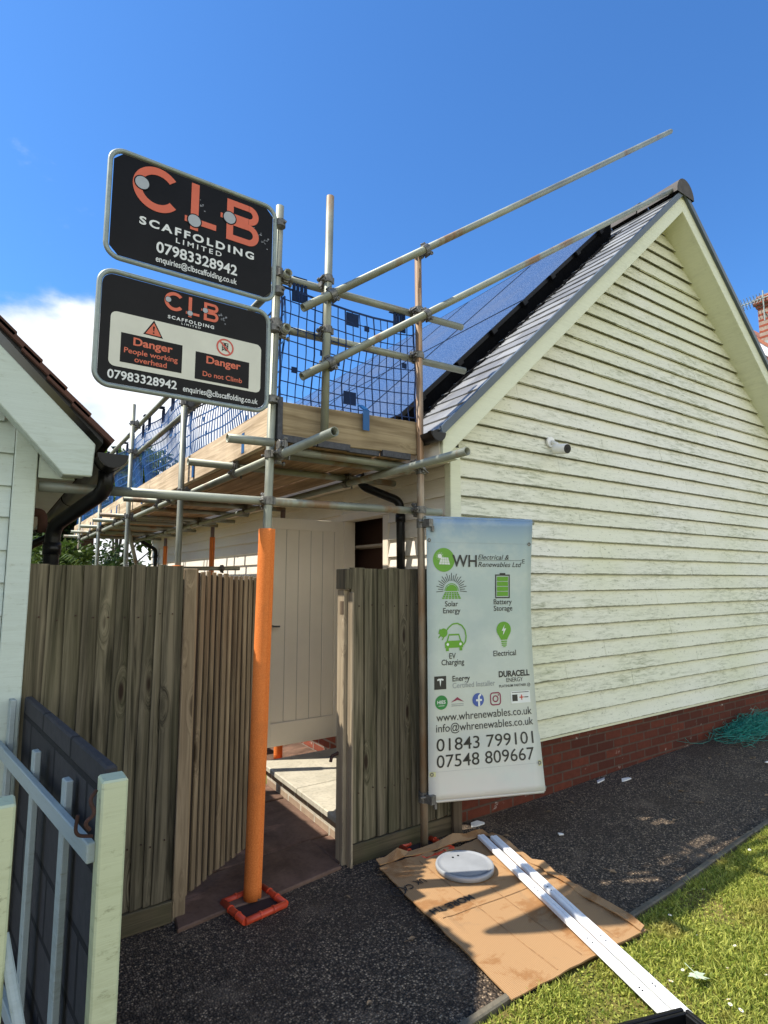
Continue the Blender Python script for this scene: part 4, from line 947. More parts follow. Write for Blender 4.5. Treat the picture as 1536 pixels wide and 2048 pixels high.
s2 = thing('scaffold_sign', 'lower danger sign on the scaffold pole with white panel and two black warning boxes', 'sign', (1.25, 3.0, 2.9), 'scaffold company signs')
sign_frame(s2, .345, 1.228, 2.600, 3.184, 3.0); m2 = sign_map(2.996)
MB().prism(rrect(.358, 1.214, 2.614, 3.168, .055), sign_map(3.0), -.002, .002).build('panel', 'black_panel', s2)
logo(s2, m2, .664, 3.045, .415, .001)
MB().text('SCAFFOLDING', .672, .913, 3.008, .017, m2, .001, .03, 0, 1.35).build('lettering', 'sign_text', s2)
MB().text('LIMITED', .742, .842, 2.991, .010, m2, .001, .01, 0, 1.5).build('lettering', 'sign_text', s2)
wp = MB(); wp.flat(rrect(.404, 1.184, 2.70, 2.979, .03), m2, .0005); wp.build('white_panel', 'sign_white', s2)
for q in (rect(.455, .752, 2.727, 2.878), rect(.82, 1.116, 2.713, 2.863)): MB().flat(q, m2, .001).build('warning_box', 'black_panel', s2)
for tx, a0, a1, bz, cp, bo in (('Danger', .513, .703, 2.825, .038, .025), ('People working', .472, .730, 2.779, .026, .012), ('overhead', .522, .677, 2.739, .027, .012), ('Danger', .878, 1.067, 2.811, .038, .025), ('Do not Climb', .861, 1.077, 2.737, .026, .012)):
    MB().text(tx, a0, a1, bz, cp, m2, .0018, bo).build('lettering', 'sign_orange', s2)
MB().text('07983328942', .403, .732, 2.637, .042, m2, .001, .02).build('lettering', 'sign_text', s2)
MB().text('enquiries@clbscaffolding.co.uk', .763, 1.171, 2.634, .030, m2, .001, .012).build('lettering', 'sign_text', s2)
k = MB(); k.flat([(.557, 2.894), (.653, 2.890), (.606, 2.977)], m2, .001); k.build('warning_triangle_edge', 'black_panel', s2)
k = MB(); k.flat([(.567, 2.899), (.643, 2.897), (.606, 2.963)], m2, .0016); k.build('warning_triangle', 'sign_orange', s2)
k = MB(); k.flat([(.601, 2.944), (.611, 2.944), (.608, 2.918), (.604, 2.918)], m2, .0022); k.flat(circ((.606, 2.909), .0045, 12), m2, .0022); k.build('exclamation_mark', 'black_panel', s2)
k = MB(); cc = (.977, 2.920)
k.flat(rect(.960, .964, 2.897, 2.945), m2, .0012); k.flat(rect(.990, .994, 2.897, 2.945), m2, .0012)
for v in (2.903, 2.916, 2.929, 2.941): k.flat(rect(.9641, .9899, v, v + .004), m2, .0012)
k.line2d([(.964, 2.905), (.99, 2.928)], .004, m2, .0013); k.flat(circ((.976, 2.936), .006, 12), m2, .0014); k.line2d([(.976, 2.93), (.978, 2.912), (.984, 2.900)], .005, m2, .0014); k.build('climber_pictogram', 'black_panel', s2)
k = MB(); k.ring2d(cc, .048, .039, m2, .0016); k.line2d([(cc[0] - .029, cc[1] + .030), (cc[0] + .029, cc[1] - .030)], .009, m2, .0018); k.build('prohibition_ring', 'sign_red', s2)
scuffs(s2, m2, (.965, 3.085), 12, .018)

# ------------------------------------------------------------------ banner on the rusty pole
bn = thing('banner', 'tall pale printed roller banner advertising electrical and solar services, hung on the rusty pole', 'banner', (2.36, 2.95, 1.2))
def bang(z): # the banner twists: angle of its cross direction at height z
    z1, z2, z3, a1, a2, a3 = 2.06, 1.2, .3, -17, -13.5, -20.5
    return a1 * (z - z2) * (z - z3) / ((z1 - z2) * (z1 - z3)) + a2 * (z - z1) * (z - z3) / ((z2 - z1) * (z2 - z3)) + a3 * (z - z1) * (z - z2) / ((z3 - z1) * (z3 - z2))
def bmap(u, z, t):
    a = R(bang(z)); d_ = Vector((math.cos(a), math.sin(a), 0)); n_ = Vector((math.sin(a), -math.cos(a), 0))
    return Vector((2.36, 2.95, z)) + d_ * u + n_ * (t + .006 * math.sin(z * 3.1) * u)
t = NT('banner_print', 0.42, 0, 0.35); tc_ = t.n('ShaderNodeTexCoord'); sp = t.n('ShaderNodeSeparateXYZ'); t.l(tc_.outputs['Object'], sp.inputs[0])
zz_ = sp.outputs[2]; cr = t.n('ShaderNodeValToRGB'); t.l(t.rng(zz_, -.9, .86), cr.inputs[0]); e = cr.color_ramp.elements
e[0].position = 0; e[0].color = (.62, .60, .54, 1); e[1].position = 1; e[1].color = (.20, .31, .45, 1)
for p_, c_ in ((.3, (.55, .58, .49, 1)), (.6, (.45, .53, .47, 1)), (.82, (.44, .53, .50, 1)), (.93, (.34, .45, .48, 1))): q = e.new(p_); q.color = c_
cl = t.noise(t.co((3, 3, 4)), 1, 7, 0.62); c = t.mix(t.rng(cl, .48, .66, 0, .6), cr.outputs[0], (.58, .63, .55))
c = t.mix(t.rng(t.noise(t.co((2.2, 2.2, 2.4), loc=(3, 3, 1)), 1, 4), .5, .7, 0, .4), c, (.36, .43, .44)); t.col(c); M['banner'] = t.m
M['bgreen'] = plain('print_green', (.12, .33, .02), .4, 0, .05); M['bblack'] = plain('print_black', (.025, .025, .022), .4, 0, .1); M['bgrey'] = plain('print_grey', (.27, .29, .28), .4); M['bwhite'] = plain('print_white', (.70, .73, .68), .4)
M['bblue'] = plain('print_blue', (.055, .10, .33), .4); M['bmaroon'] = plain('print_maroon', (.25, .03, .07), .4); M['bdgreen'] = plain('print_darkgreen', (.03, .22, .05), .4); M['byellow'] = plain('eyelet_yellow', (.5, .5, .25), .5)
mb = MB(); NU, NV = 10, 44
for j in range(NV + 1):
    v = j / NV; z = .30 + v * 1.762
    for i in range(NU + 1):
        u = -.03 + i / NU * (.787 + (.008 if v < .2 else 0)); t_ = 0
        P = bmap(u, z, t_); mb.v.append(tuple(P))
for j in range(NV):
    for i in range(NU): q = j * (NU + 1) + i; mb.f.append((q, q + 1, q + NU + 2, q + NU + 1))
# the hems wrap around the arms
def hem(z, s_):
    o = len(mb.v); nn = 8
    for j in range(nn + 1):
        an = math.pi * j / nn
        for i in range(NU + 1):
            u = -.03 + i / NU * .787; mb.v.append(tuple(bmap(u, z, 0) + Vector((0, .016 - .016 * math.cos(an), s_ * .016 * math.sin(an)))))
    for j in range(nn):
        for i in range(NU): q = o + j * (NU + 1) + i; mb.f.append((q, q + 1, q + NU + 2, q + NU + 1))
hem(.30, -1); hem(2.062, 1)
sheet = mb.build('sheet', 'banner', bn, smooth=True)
md = sheet.modifiers.new('thick', 'SOLIDIFY'); md.thickness = .0015; md.offset = -1
for z in (.315, 2.052): MB().tube([bmap(-.05, z, -.016), bmap(.775, z, -.016)], .012, 10).build('arm', 'tube', bn, smooth=True)
for z in (.315, 2.03):
    k = MB(); c_ = Vector((2.333, 3.01, z)); k.tube([c_ - Vector((0, 0, .03)), c_ + Vector((0, 0, .03))], .034, 14); k.bar(c_ + Vector((0, -.02, 0)), c_ + Vector((.012, -.085, 0)), .04, .05); k.tube([c_ + Vector((-.05, -.03, .01)), c_ + Vector((.06, -.05, .01))], .008, 8); k.tube([c_ + Vector((.03, -.075, -.02)), c_ + Vector((.03, -.075, -.055))], .012, 8); k.build('arm_clamp', 'coupler', bn)
T = .0022
def bt(txt, u0, u1, z, cap, mat='bblack', bold=0.0, shear=0.0, sp=1.0, tt=T): MB().text(txt, u0, u1, z, cap, bmap, tt, bold, shear, sp).build('lettering', mat, bn)
k = MB(); k.flat(circ((.091, 1.791), .078, 40), bmap, T); k.build('company_logo', 'bgreen', bn)
k = MB()
k.flat([(.055, 1.762), (.135, 1.760), (.122, 1.806), (.072, 1.808)], bmap, T + .001); k.flat(circ((.062, 1.815), .015, 20), bmap, T + .001)
for i in range(12): a = R(i * 30); k.line2d([(.062 + .019 * math.cos(a), 1.815 + .019 * math.sin(a)), (.062 + .027 * math.cos(a), 1.815 + .027 * math.sin(a))], .002, bmap, T + .001)
lg = k.build('logo_panel', 'bwhite', bn)
k = MB()
for f_ in (.25, .5, .75): k.line2d([(.055 + .08 * f_, 1.761), (.072 + .05 * f_, 1.807)], .0016, bmap, T + .0018)
for f_ in (.33, .66): k.line2d([(.055 + .017 * f_, 1.761 + .046 * f_), (.135 - .013 * f_, 1.760 + .046 * f_)], .0016, bmap, T + .0018)
k.build('logo_line', 'bgreen', bn)
bt('WH', .152, .333, 1.748, .076, 'bblack', .012, 0, 1, T + .002)
bt('Electrical &', .343, .580, 1.797, .032, 'bblack', .004, .25); bt('Renewables Ltd', .343, .678, 1.748, .032, 'bblack', .004, .25); bt('E', .685, .704, 1.773, .028, 'bblack', .0)
MB().line2d([(.343, 1.789), (.680, 1.793)], .002, bmap, T).build('rule', 'bblack', bn)
k = MB()
for i in range(21):
    a = R(-6 + i * 9.6); r0, r1 = .060, (.112 if i % 2 == 0 else .098); k.line2d([(.146 + r0 * math.cos(a), 1.595 + r0 * math.sin(a)), (.146 + r1 * math.cos(a), 1.595 + r1 * math.sin(a))], .0042 , bmap, T)
k.build('sun_ray', 'bblack', bn)
k = MB(); k.flat([(.146 + .042 * math.cos(R(i * 180 / 20)), 1.588 + .042 * math.sin(R(i * 180 / 20))) for i in range(21)], bmap, T); k.ring2d((.146, 1.588), .051, .046, bmap, T, 0, 180, 20)
k.build('sun_icon', 'bgreen', bn)
k = MB()
for r_ in range(4):
    for c_ in range(6):
        v0_, v1_ = r_ / 4, (r_ + .8) / 4
        def pp(u, v): return (.146 + (u - .5) * (.098 + .05 * v), 1.582 - .046 * v)
        k.flat([pp(c_ / 6 + .01, v0_), pp((c_ + .82) / 6, v0_), pp((c_ + .82) / 6, v1_), pp(c_ / 6 + .01, v1_)], bmap, T)
k.build('panel_icon', 'bgreen', bn)
bt('Solar', .097, .192, 1.490, .033, 'bblack', .008); bt('Energy', .083, .209, 1.446, .033, 'bblack', .008)
k = MB(); u0, u1, z0, z1 = .473, .587, 1.538, 1.697; w = .008
for q in (rect(u0, u1, z0, z0 + w), rect(u0, u1, z1 - w, z1), rect(u0, u0 + w, z0 + w, z1 - w), rect(u1 - w, u1, z0 + w, z1 - w), rect(.508, .552, z1, z1 + .010)): k.flat(q, bmap, T)
k.build('battery_case', 'bblack', bn)
for i in range(4): MB().flat(rect(u0 + .014, u1 - .014, z0 + .015 + i * .0335, z0 + .015 + i * .0335 + .029), bmap, T).build('battery_cell', 'bgreen', bn)
bt('Battery', .461, .602, 1.498, .033, 'bblack', .008); bt('Storage', .461, .606, 1.455, .033, 'bblack', .008)
k = MB(); k.flat([(.094, 1.225), (.224, 1.225), (.226, 1.258), (.210, 1.270), (.108, 1.270), (.092, 1.258)], bmap, T)
for q in (rect(.100, .121, 1.206, 1.2245), rect(.197, .218, 1.206, 1.2245)): k.flat(q, bmap, T)
for q in ([(.106, 1.270), (.116, 1.270), (.126, 1.303), (.121, 1.313)], [(.121, 1.313), (.126, 1.303), (.192, 1.303), (.197, 1.313)], [(.197, 1.313), (.192, 1.303), (.202, 1.270), (.212, 1.270)]): k.flat(q, bmap, T)
lp = [(.226, 1.240), (.243, 1.262), (.248, 1.295), (.240, 1.335), (.218, 1.365), (.185, 1.380), (.150, 1.376), (.122, 1.355), (.105, 1.335)]
k.line2d(lp, .009, bmap, T + .0003); k.flat(circ((.084, 1.322), .028, 24), bmap, T + .0006); k.line2d([(.068, 1.312), (.048, 1.290)], .008, bmap, T); k.line2d([(.088, 1.300), (.074, 1.276)], .008, bmap, T); k.line2d([(.062, 1.345), (.052, 1.316)], .012, bmap, T + .0009)
k.build('car_icon', 'bgreen', bn)
for q in (.113, .205): MB().flat(circ((q, 1.247), .009, 18), bmap, T + .001).build('car_lamp', 'bwhite', bn)
bt('EV', .123, .170, 1.157, .034, 'bblack', .008); bt('Charging', .067, .230, 1.118, .034, 'bblack', .008)
k = MB(); bc = (.535, 1.329)
P = [(bc[0] + .056 * math.cos(R(a)), bc[1] + .053 * math.sin(R(a))) for a in range(-35, 216, 10)] + [(.512, 1.262), (.558, 1.262)]
k.flat(P, bmap, T)
for i in range(3): k.flat(rect(.512 + .002 * i, .558 - .002 * i, 1.248 - i * .0125, 1.256 - i * .0125), bmap, T)
k.flat(rect(.525, .545, 1.214, 1.2195), bmap, T); k.build('bulb_icon', 'bgreen', bn)
k = MB(); k.flat([(.542, 1.362), (.518, 1.322), (.533, 1.322)], bmap, T + .001); k.flat([(.533, 1.336), (.552, 1.336), (.527, 1.292)], bmap, T + .0014); k.build('lightning_bolt', 'bwhite', bn)
bt('Electrical', .450, .624, 1.158, .035, 'bblack', .008)
k = MB(); k.flat(rect(.014, .098, .969, 1.051), bmap, T); k.build('badge', 'bblack', bn)
k = MB(); k.flat([(.033, 1.030), (.045, 1.036), (.068, 1.036), (.080, 1.030), (.076, 1.022), (.062, 1.026), (.0562, .985), (.0502, 1.026), (.037, 1.022)], bmap, T + .001); k.build('badge_mark', 'bwhite', bn)
bt('Energy', .143, .269, 1.014, .033, 'bblack', .014); bt('Certified Installer', .143, .453, .971, .033, 'bgrey', 0)
bt('DURACELL', .484, .722, 1.022, .036, 'bblack', .035); bt('ENERGY', .540, .667, .987, .026, 'bblack', 0); bt('PLATINUM PARTNER', .484, .690, .955, .016, 'bblack', .006)
k = MB(); k.ring2d((.710, .961), .012, .009, bmap, T); k.line2d([(.704, .957), (.716, .965)], .003, bmap, T); k.build('partner_mark', 'bblack', bn)
k = MB(); k.flat(circ((.062, .888), .044, 32), bmap, T); k.build('round_badge', 'bdgreen', bn); bt('HIES', .034, .090, .880, .020, 'bwhite', .02, 0, 1, T + .001)
MB().flat(rect(.042, .082, .866, .869), bmap, T + .001).build('badge_rule', 'bwhite', bn)
k = MB(); k.flat([(.128, .883), (.176, .897), (.222, .883), (.175, .915)], bmap, T); k.build('roof_mark', 'bmaroon', bn)
k = MB(); k.flat(rect(.132, .218, .871, .874), bmap, T); k.flat(rect(.132, .218, .860, .864), bmap, T); k.build('roof_mark_rule', 'bgrey', bn)
k = MB(); k.flat(circ((.324, .888), .042, 36), bmap, T); k.build('social_badge', 'bblue', bn)
k = MB(); k.flat(rect(.322, .336, .847, .902), bmap, T + .001); k.flat(rect(.308, .3219, .880, .892), bmap, T + .001); k.flat(rect(.3361, .350, .880, .892), bmap, T + .001); k.ring2d((.346, .902), .024, .011, bmap, T + .001, 90, 180, 12); k.build('social_letter', 'bwhite', bn)
def rring(k, u0, u1, v0, v1, r, w, t_):
    A = rrect(u0, u1, v0, v1, r); Bq = rrect(u0 + w, u1 - w, v0 + w, v1 - w, max(.002, r - w)); n = len(A)
    k.add([bmap(*p, t_) for p in A] + [bmap(*p, t_) for p in Bq], [(i, (i + 1) % n, n + (i + 1) % n, n + i) for i in range(n)])
k = MB(); rring(k, .411, .492, .845, .928, .022, .008, T); k.ring2d((.4515, .8865), .022, .014, bmap, T); k.flat(circ((.474, .909), .005, 10), bmap, T); k.build('camera_badge', 'bmaroon', bn)
MB().flat(rect(.568, .714, .848, .924), bmap, T).build('approval_card', 'bwhite', bn)
k = MB(); k.flat(rect(.577, .617, .862, .904), bmap, T + .001); k.flat(rect(.668, .700, .881, .887), bmap, T + .001); k.flat(rect(.575, .705, .915, .919), bmap, T + .001); k.build('approval_mark', 'bblack', bn)
k = MB(); k.flat(rect(.632, .664, .881, .888), bmap, T + .001); k.flat(rect(.6445, .6515, .868, .901), bmap, T + .0016); k.build('approval_cross', 'sign_red', bn)
bt('www.whrenewables.co.uk', .026, .718, .774, .047, 'bblack', .003); bt('info@whrenewables.co.uk', .024, .722, .708, .047, 'bblack', .003)
bt('01843 799101', .025, .713, .593, .074, 'bblack', .002); bt('07548 809667', .025, .709, .494, .074, 'bblack', .002)
for q in (rect(-.03, .755, 1.9045, 1.9055), rect(-.03, .76, .4695, .4705)): MB().flat(q, bmap, T).build('seam', 'bgrey', bn)
for (u, z) in ((-.008, .458), (.742, .470), (-.012, 1.918), (.735, 1.905)): MB().ring2d((u, z), .013, .005, bmap, T, 0, 360, 14).build('eyelet', 'coupler', bn)
for (u, z, a, c_) in ((-.008, .462, .026, .018), (.742, .474, .016, .022)): MB().flat(rect(u - a * .6, u + a, z - c_, z + c_ * .6), bmap, T - .0006).build('reinforcing_tape', 'byellow', bn)

# ------------------------------------------------------------------ security camera on the gable
cc_ = thing('security_camera', 'small white security camera fixed to the weatherboard gable', 'camera', (3.85, GY, 2.78))
k = MB(); k.tube([(3.79, GY - .02, 2.80), (3.79, GY - .045, 2.80)], .045, 24); k.tube([(3.79, GY - .045, 2.80), (3.80, GY - .09, 2.775), (3.815, GY - .10, 2.74)], .016, 12); k.build('bracket', 'cctv', cc_, smooth=True)
a_, d_ = Vector((3.80, GY - .07, 2.735)), Vector((-.06, -.97, -.16)).normalized(); k = MB(); k.tube([a_, a_ + d_ * .012, a_ + d_ * .13], .042, 24); k.build('body', 'cctv', cc_, smooth=True)
k = MB(); k.tube([a_ + d_ * .1305, a_ + d_ * .136], .037, 24); k.build('face', 'black', cc_); k = MB(); k.tube([a_ + d_ * .1365, a_ + d_ * .139], .012, 16); k.build('lens', 'tube_in', cc_)

# ------------------------------------------------------------------ things on the ground
cb = thing('cardboard_sheet', 'flattened brown cardboard box lying across the path edge', 'cardboard', (2.3, 2.3, 0))
mb = MB(); NX, NY = 26, 30; TL, TR, BL, BR = Vector((1.945, 2.93)), Vector((2.73, 2.87)), Vector((1.80, 1.77)), Vector((2.655, 1.735))
def cpt(a, c_, up=0):
    q = TL * (1 - a) * (1 - c_) + TR * a * (1 - c_) + BL * (1 - a) * c_ + BR * a * c_
    ed = 0
    if c_ < .02 or c_ > .98: ed = .008 * noise.noise((a * 9, c_, 1))
    if a < .02 or a > .98: ed = .012 * noise.noise((c_ * 9, a, 5))
    z = .024 + .010 * noise.noise((a * 2.2, c_ * 2.2, 0)) + .030 * max(0, a - .93) / .07 * (c_ > .55) * abs(noise.noise((c_ * 7, 3, 1))) + .016 * math.exp(-((a - .06) / .04) ** 2) * max(0, noise.noise((c_ * 3, 8, 2))) + .026 * max(0, .06 - c_) / .06 * abs(noise.noise((a * 6, 1, 1)))
    return Vector((q.x + ed, q.y + ed, max(z, .012) + up))
for up in (.006, 0):
    for j in range(NY + 1):
        for i in range(NX + 1): mb.v.append(tuple(cpt(i / NX, j / NY, up)))
m1_ = (NX + 1) * (NY + 1)
for j in range(NY):
    for i in range(NX):
        q = j * (NX + 1) + i; mb.f.append((q, q + NX + 1, q + NX + 2, q + 1)); mb.f.append((m1_ + q, m1_ + q + 1, m1_ + q + NX + 2, m1_ + q + NX + 1))
ring = [i for i in range(NX + 1)] + [(j + 1) * (NX + 1) + NX for j in range(NY)] + [NY * (NX + 1) + NX - 1 - i for i in range(NX)] + [(NY - 1 - j) * (NX + 1) for j in range(NY - 1)]
for p, q in zip(ring, ring[1:] + ring[:1]): mb.f.append((p, q, q + m1_, p + m1_))
mb.build('panel', 'card', cb, smooth=False)
# second layer beneath, slightly askew, and torn flaps
mb = MB(); 
for (P, z) in (([(1.83, 1.80), (2.67, 1.745), (2.70, 2.3), (1.90, 2.4)], .008),): mb.prism(P, lambda u, v, t: (u, v, t), .006, .012)
mb.build('under_layer', 'card', cb)
def flap(pts):
    mb = MB(); n = len(pts)
    for (x, y, z, w, ax) in pts: mb.v += [(x, y, z), (x + ax[0] * w, y + ax[1] * w, z + ax[2] * w)]
    for i in range(n - 1): q = 2 * i; mb.f.append((q, q + 1, q + 3, q + 2))
    o = mb.build('flap', 'card', cb); s_ = o.modifiers.new('thick', 'SOLIDIFY'); s_.thickness = .005
rg = random.Random(14)
flap([(2.735 - .008 * i + rg.uniform(-.01, .01), 2.86 - i * .075, .03 + rg.uniform(0, .02), .04 + rg.uniform(0, .03), (.9, rg.uniform(-.3, .3), rg.uniform(-.15, .35))) for i in range(16)])
flap([(1.95 + i * .08, 2.93 - i * .006, .035 + rg.uniform(0, .015), .05 + rg.uniform(0, .02), (rg.uniform(-.3, .3), .9, rg.uniform(.0, .5))) for i in range(11)])
for (p, q) in (((.30, .05), (.33, .98)), ((.55, .03), (.52, .97)), ((.78, .08), (.80, .98)), ((.05, .52), (.96, .50))):
    k = MB(); N_ = 24
    for i in range(N_ + 1):
        a, c_ = p[0] + (q[0] - p[0]) * i / N_, p[1] + (q[1] - p[1]) * i / N_; w = .0035 if p[0] > .1 else .0028
        for s_ in (-1, 1): P_ = cpt(a + (s_ * w if p[0] > .1 else 0), c_ + (s_ * w if p[0] < .1 else 0), .0075 + .0012 * (s_ > 0)); k.v.append(tuple(P_))
        if i: z_ = 2 * i; k.f.append((z_ - 2, z_ - 1, z_ + 1, z_))
    k.build('crease', 'card_fold', cb)
def cmap(u, v, t): # print is upside down to the camera
    x, y = 2.17 - u, 2.42 - v; return Vector((x, y, .036 + t))
def cz(x, y):
    a = (x - 1.87) / .83; c_ = (2.9 - y) / 1.14; return cpt(min(max(a, 0), 1), min(max(c_, 0), 1), .008).z
def cmap2(u, v, t): x, y = 2.17 - u, 2.42 - v; return Vector((x, y, cz(x, y) + t))
k = MB(); k.text('MORE TH', .0, .27, 0, .045, cmap2, .001, .02); k.build('lettering', 'card_print', cb)
k = MB(); k.text('UK', .10, .17, -.27, .045, cmap2, .001, .02); k.text('CA', .19, .26, -.26, .045, cmap2, .001, .02); k.ring2d((.285, -.235), .042, .034, cmap2, .001); k.flat(rect(.27, .300, -.25, -.242), cmap2, .001); k.flat(rect(.27, .300, -.228, -.22), cmap2, .001); k.build('printed_mark', 'card_print', cb)
ldt = thing('round_lid', 'round grey plastic lid lying on the cardboard', 'lid', (2.335, 2.64, .03)); k = MB(); lc = Vector((2.335, 2.64, .05)); n = 40
prof = [(.0, .012), (.13, .012), (.150, .010), (.153, .015), (.163, .013), (.166, .004), (.164, -.014), (.150, -.016)]
for (r, z) in prof: k.v += [(lc.x + r * math.cos(2 * math.pi * j / n), lc.y + r * math.sin(2 * math.pi * j / n), lc.z + z) for j in range(n)]
for i in range(len(prof) - 1):
    for j in range(n): k.f.append((i * n + j, i * n + (j + 1) % n, (i + 1) * n + (j + 1) % n, (i + 1) * n + j))
k.f.append(tuple(range((len(prof) - 1) * n, len(prof) * n))); k.build('disc', 'lid', ldt, smooth=True)
k = MB()
for q in ((-.01, .09), (.03, .09)): k.tube([(lc.x + q[0], lc.y + q[1], lc.z + .012), (lc.x + q[0], lc.y + q[1], lc.z + .015)], .006, 10)
k.build('button', 'black', ldt)
def trunk(a, b, w, label):
    a, b = Vector(a), Vector(b); t_ = thing('trunking', label, 'trunking', a, 'white plastic trunking lengths'); d_ = (b - a).normalized(); sd = d_.cross(Vector((0, 0, 1))).normalized(); up = sd.cross(d_); mb = MB(); P = []
    prof = [(-w / 2, 0), (w / 2, 0), (w / 2, .016), (w / 2 - .004, .020), (w * .1, .020), (w * .08, .0165), (w * .0, .0165), (-w * .02, .020), (-w / 2 + .004, .020), (-w / 2, .016)]
    n = len(prof)
    for q in (a, b): P += [q + sd * u + up * v for u, v in prof]
    mb.add(P, [(i, (i + 1) % n, n + (i + 1) % n, n + i) for i in range(n)] + [tuple(range(n - 1, -1, -1)), tuple(n + i for i in range(n))]); mb.build('profile', 'upvc', t_)
    k = MB()
    for f_ in (.12, .38, .40, .64, .66, .83, .84):
        c_ = a + (b - a) * f_ + up * .020 + sd * w * .25; k.tube([c_, c_ + up * .0015], .004, 8)
    k.build('screw_hole', 'black', t_)
trunk((2.670, 2.86, .045), (2.130, 1.20, .055), .046, 'white plastic trunking length across the cardboard, the one passing closer to the round lid')
trunk((2.722, 2.80, .048), (2.190, 1.19, .060), .046, 'white plastic trunking length across the cardboard, the one farther from the round lid')
# black tub corner at the bottom edge
tb = thing('plastic_crate', 'black plastic crate whose corner shows at the bottom edge over the trunking', 'crate', (1.98, 1.1, 0))
k = MB(); E0 = Vector((2.075, 1.225, 0)); e1, e2 = Vector((-.95, .30, 0)).normalized() * .36, Vector((-.20, -.98, 0)).normalized() * .30
def wall_(p, q, z0, z1, th, inw):
    k.hexa([p + Vector((0, 0, z0)), q + Vector((0, 0, z0)), q + inw * th + Vector((0, 0, z0)), p + inw * th + Vector((0, 0, z0)), p + Vector((0, 0, z1)), q + Vector((0, 0, z1)), q + inw * th + Vector((0, 0, z1)), p + inw * th + Vector((0, 0, z1))])
wall_(E0, E0 + e1, .068, .19, .012, e2.normalized()); wall_(E0 + e2, E0 + e2 + e1, .068, .19, .012, -e2.normalized()); wall_(E0 + e2.normalized() * .012, E0 + e2 - e2.normalized() * .012, .068, .19, .012, e1.normalized()); wall_(E0 + e1 + e2.normalized() * .012, E0 + e1 + e2 - e2.normalized() * .012, .068, .19, .012, -e1.normalized())
k.build('body', 'black', tb, bevel=.003); k = MB(); k.hexa([E0 + Vector((0, 0, .066)), E0 + e1 + Vector((0, 0, .066)), E0 + e1 + e2 + Vector((0, 0, .066)), E0 + e2 + Vector((0, 0, .066)), E0 + Vector((0, 0, .0675)), E0 + e1 + Vector((0, 0, .0675)), E0 + e1 + e2 + Vector((0, 0, .0675)), E0 + e2 + Vector((0, 0, .0675))]); k.build('base', 'black', tb)
k = MB()
for p, q, inw in ((E0, E0 + e1, -e2.normalized()), (E0, E0 + e2, -e1.normalized())): k.hexa([p + Vector((0, 0, .178)), q + Vector((0, 0, .178)), q + inw * .015 + Vector((0, 0, .178)), p + inw * .015 + Vector((0, 0, .178)), p + Vector((0, 0, .193)), q + Vector((0, 0, .193)), q + inw * .015 + Vector((0, 0, .193)), p + inw * .015 + Vector((0, 0, .193))])
k.build('rim', 'black', tb, bevel=.003)
# green garden netting
nb = MB(); rg = random.Random(31)
for i in range(300):
    cx_, cy_ = 6.55 + rg.gauss(.25, .34), 3.02 + rg.gauss(0, .10); P = []; r = rg.uniform(.08, .28); ph = rg.uniform(0, 6); hgt = rg.uniform(.02, .17) * max(.3, 1 - abs(cx_ - 6.8) * 1.0)
    for j in range(9):
        a = ph + j * .55; P.append((cx_ + r * math.cos(a) * 1.1 + rg.uniform(-.03, .03), cy_ + r * .5 * math.sin(a) + rg.uniform(-.02, .02), gz(6.8) + .01 + hgt * (.6 + .4 * math.sin(a * 2.7 + i)) + rg.uniform(0, .03)))
    nb.tube(P, .0019, 4, caps=False)
tag(nb.build('garden_netting', 'net'), 'crumpled heap of green garden netting against the brick base', 'netting')
# scraps, leaves, daisies
def scrap(P, z, label, rot=0):
    mb = MB(); mb.prism(P, lambda u, v, t: (u, v, t + .01 * math.sin(u * 40)), z, z + .008); tag(mb.build('plaster_scrap', 'white'), label, 'scrap', 'white scraps on the gravel')
scrap([(2.80, 3.09), (2.90, 3.07), (2.93, 3.10), (2.88, 3.12), (2.83, 3.13)], .003, 'bent white scrap on the gravel beside the fence end')
scrap([(4.18, 3.10), (4.26, 3.09), (4.30, 3.12), (4.22, 3.135)], .03, 'small white scrap lying against the middle of the brick base')
scrap([(4.36, 3.0), (4.46, 2.98), (4.48, 3.02), (4.40, 3.03)], .034, 'flat white scrap on the gravel in front of the brick base')
scrap([(5.70, 2.50), (5.80, 2.47), (5.82, 2.50), (5.74, 2.525)], .068, 'lone white scrap on the far gravel near the lawn edge')
scrap([(3.17, 2.66), (3.21, 2.655), (3.215, 2.675), (3.18, 2.68)], .002, 'tiny white chip on the gravel behind the cardboard')
def maple(c_, r, rot, name, label, mat, curl=.02):
    pr = [(0, 1.0), (14, .55), (26, .62), (38, .9), (50, .5), (62, .45), (80, .72), (98, .4), (120, .38), (150, .25), (172, .12)]
    pts = [(a, q) for a, q in pr] + [(360 - a, q) for a, q in pr[:0:-1]]; mb = MB(); mb.v.append((c_[0], c_[1], c_[2] + .002))
    for a, q in pts: an = R(a) + rot; mb.v.append((c_[0] + r * q * math.cos(an), c_[1] + r * q * math.sin(an), c_[2] + curl * q * q * (.5 + .5 * math.sin(an * 2))))
    n = len(pts); mb.f += [(0, 1 + i, 1 + (i + 1) % n) for i in range(n)]
    o = tag(mb.build(name, mat), label, 'leaf'); 
    st = MB(); st.tube([(c_[0], c_[1], c_[2] + .004), (c_[0] - r * .9 * math.cos(rot), c_[1] - r * .9 * math.sin(rot), c_[2] + .01)], .0016, 5); st.build('stalk', mat, o)
maple((2.515, 1.43, .045), .062, -1.9, 'maple_leaf', 'pale lobed leaf lying upside down on the sunny grass', 'mleaf')
dl0 = thing('dry_leaf', 'small curled dry leaf lying on the shaded gravel', 'leaf', (0, 0, 0), 'dry leaves on the gravel')
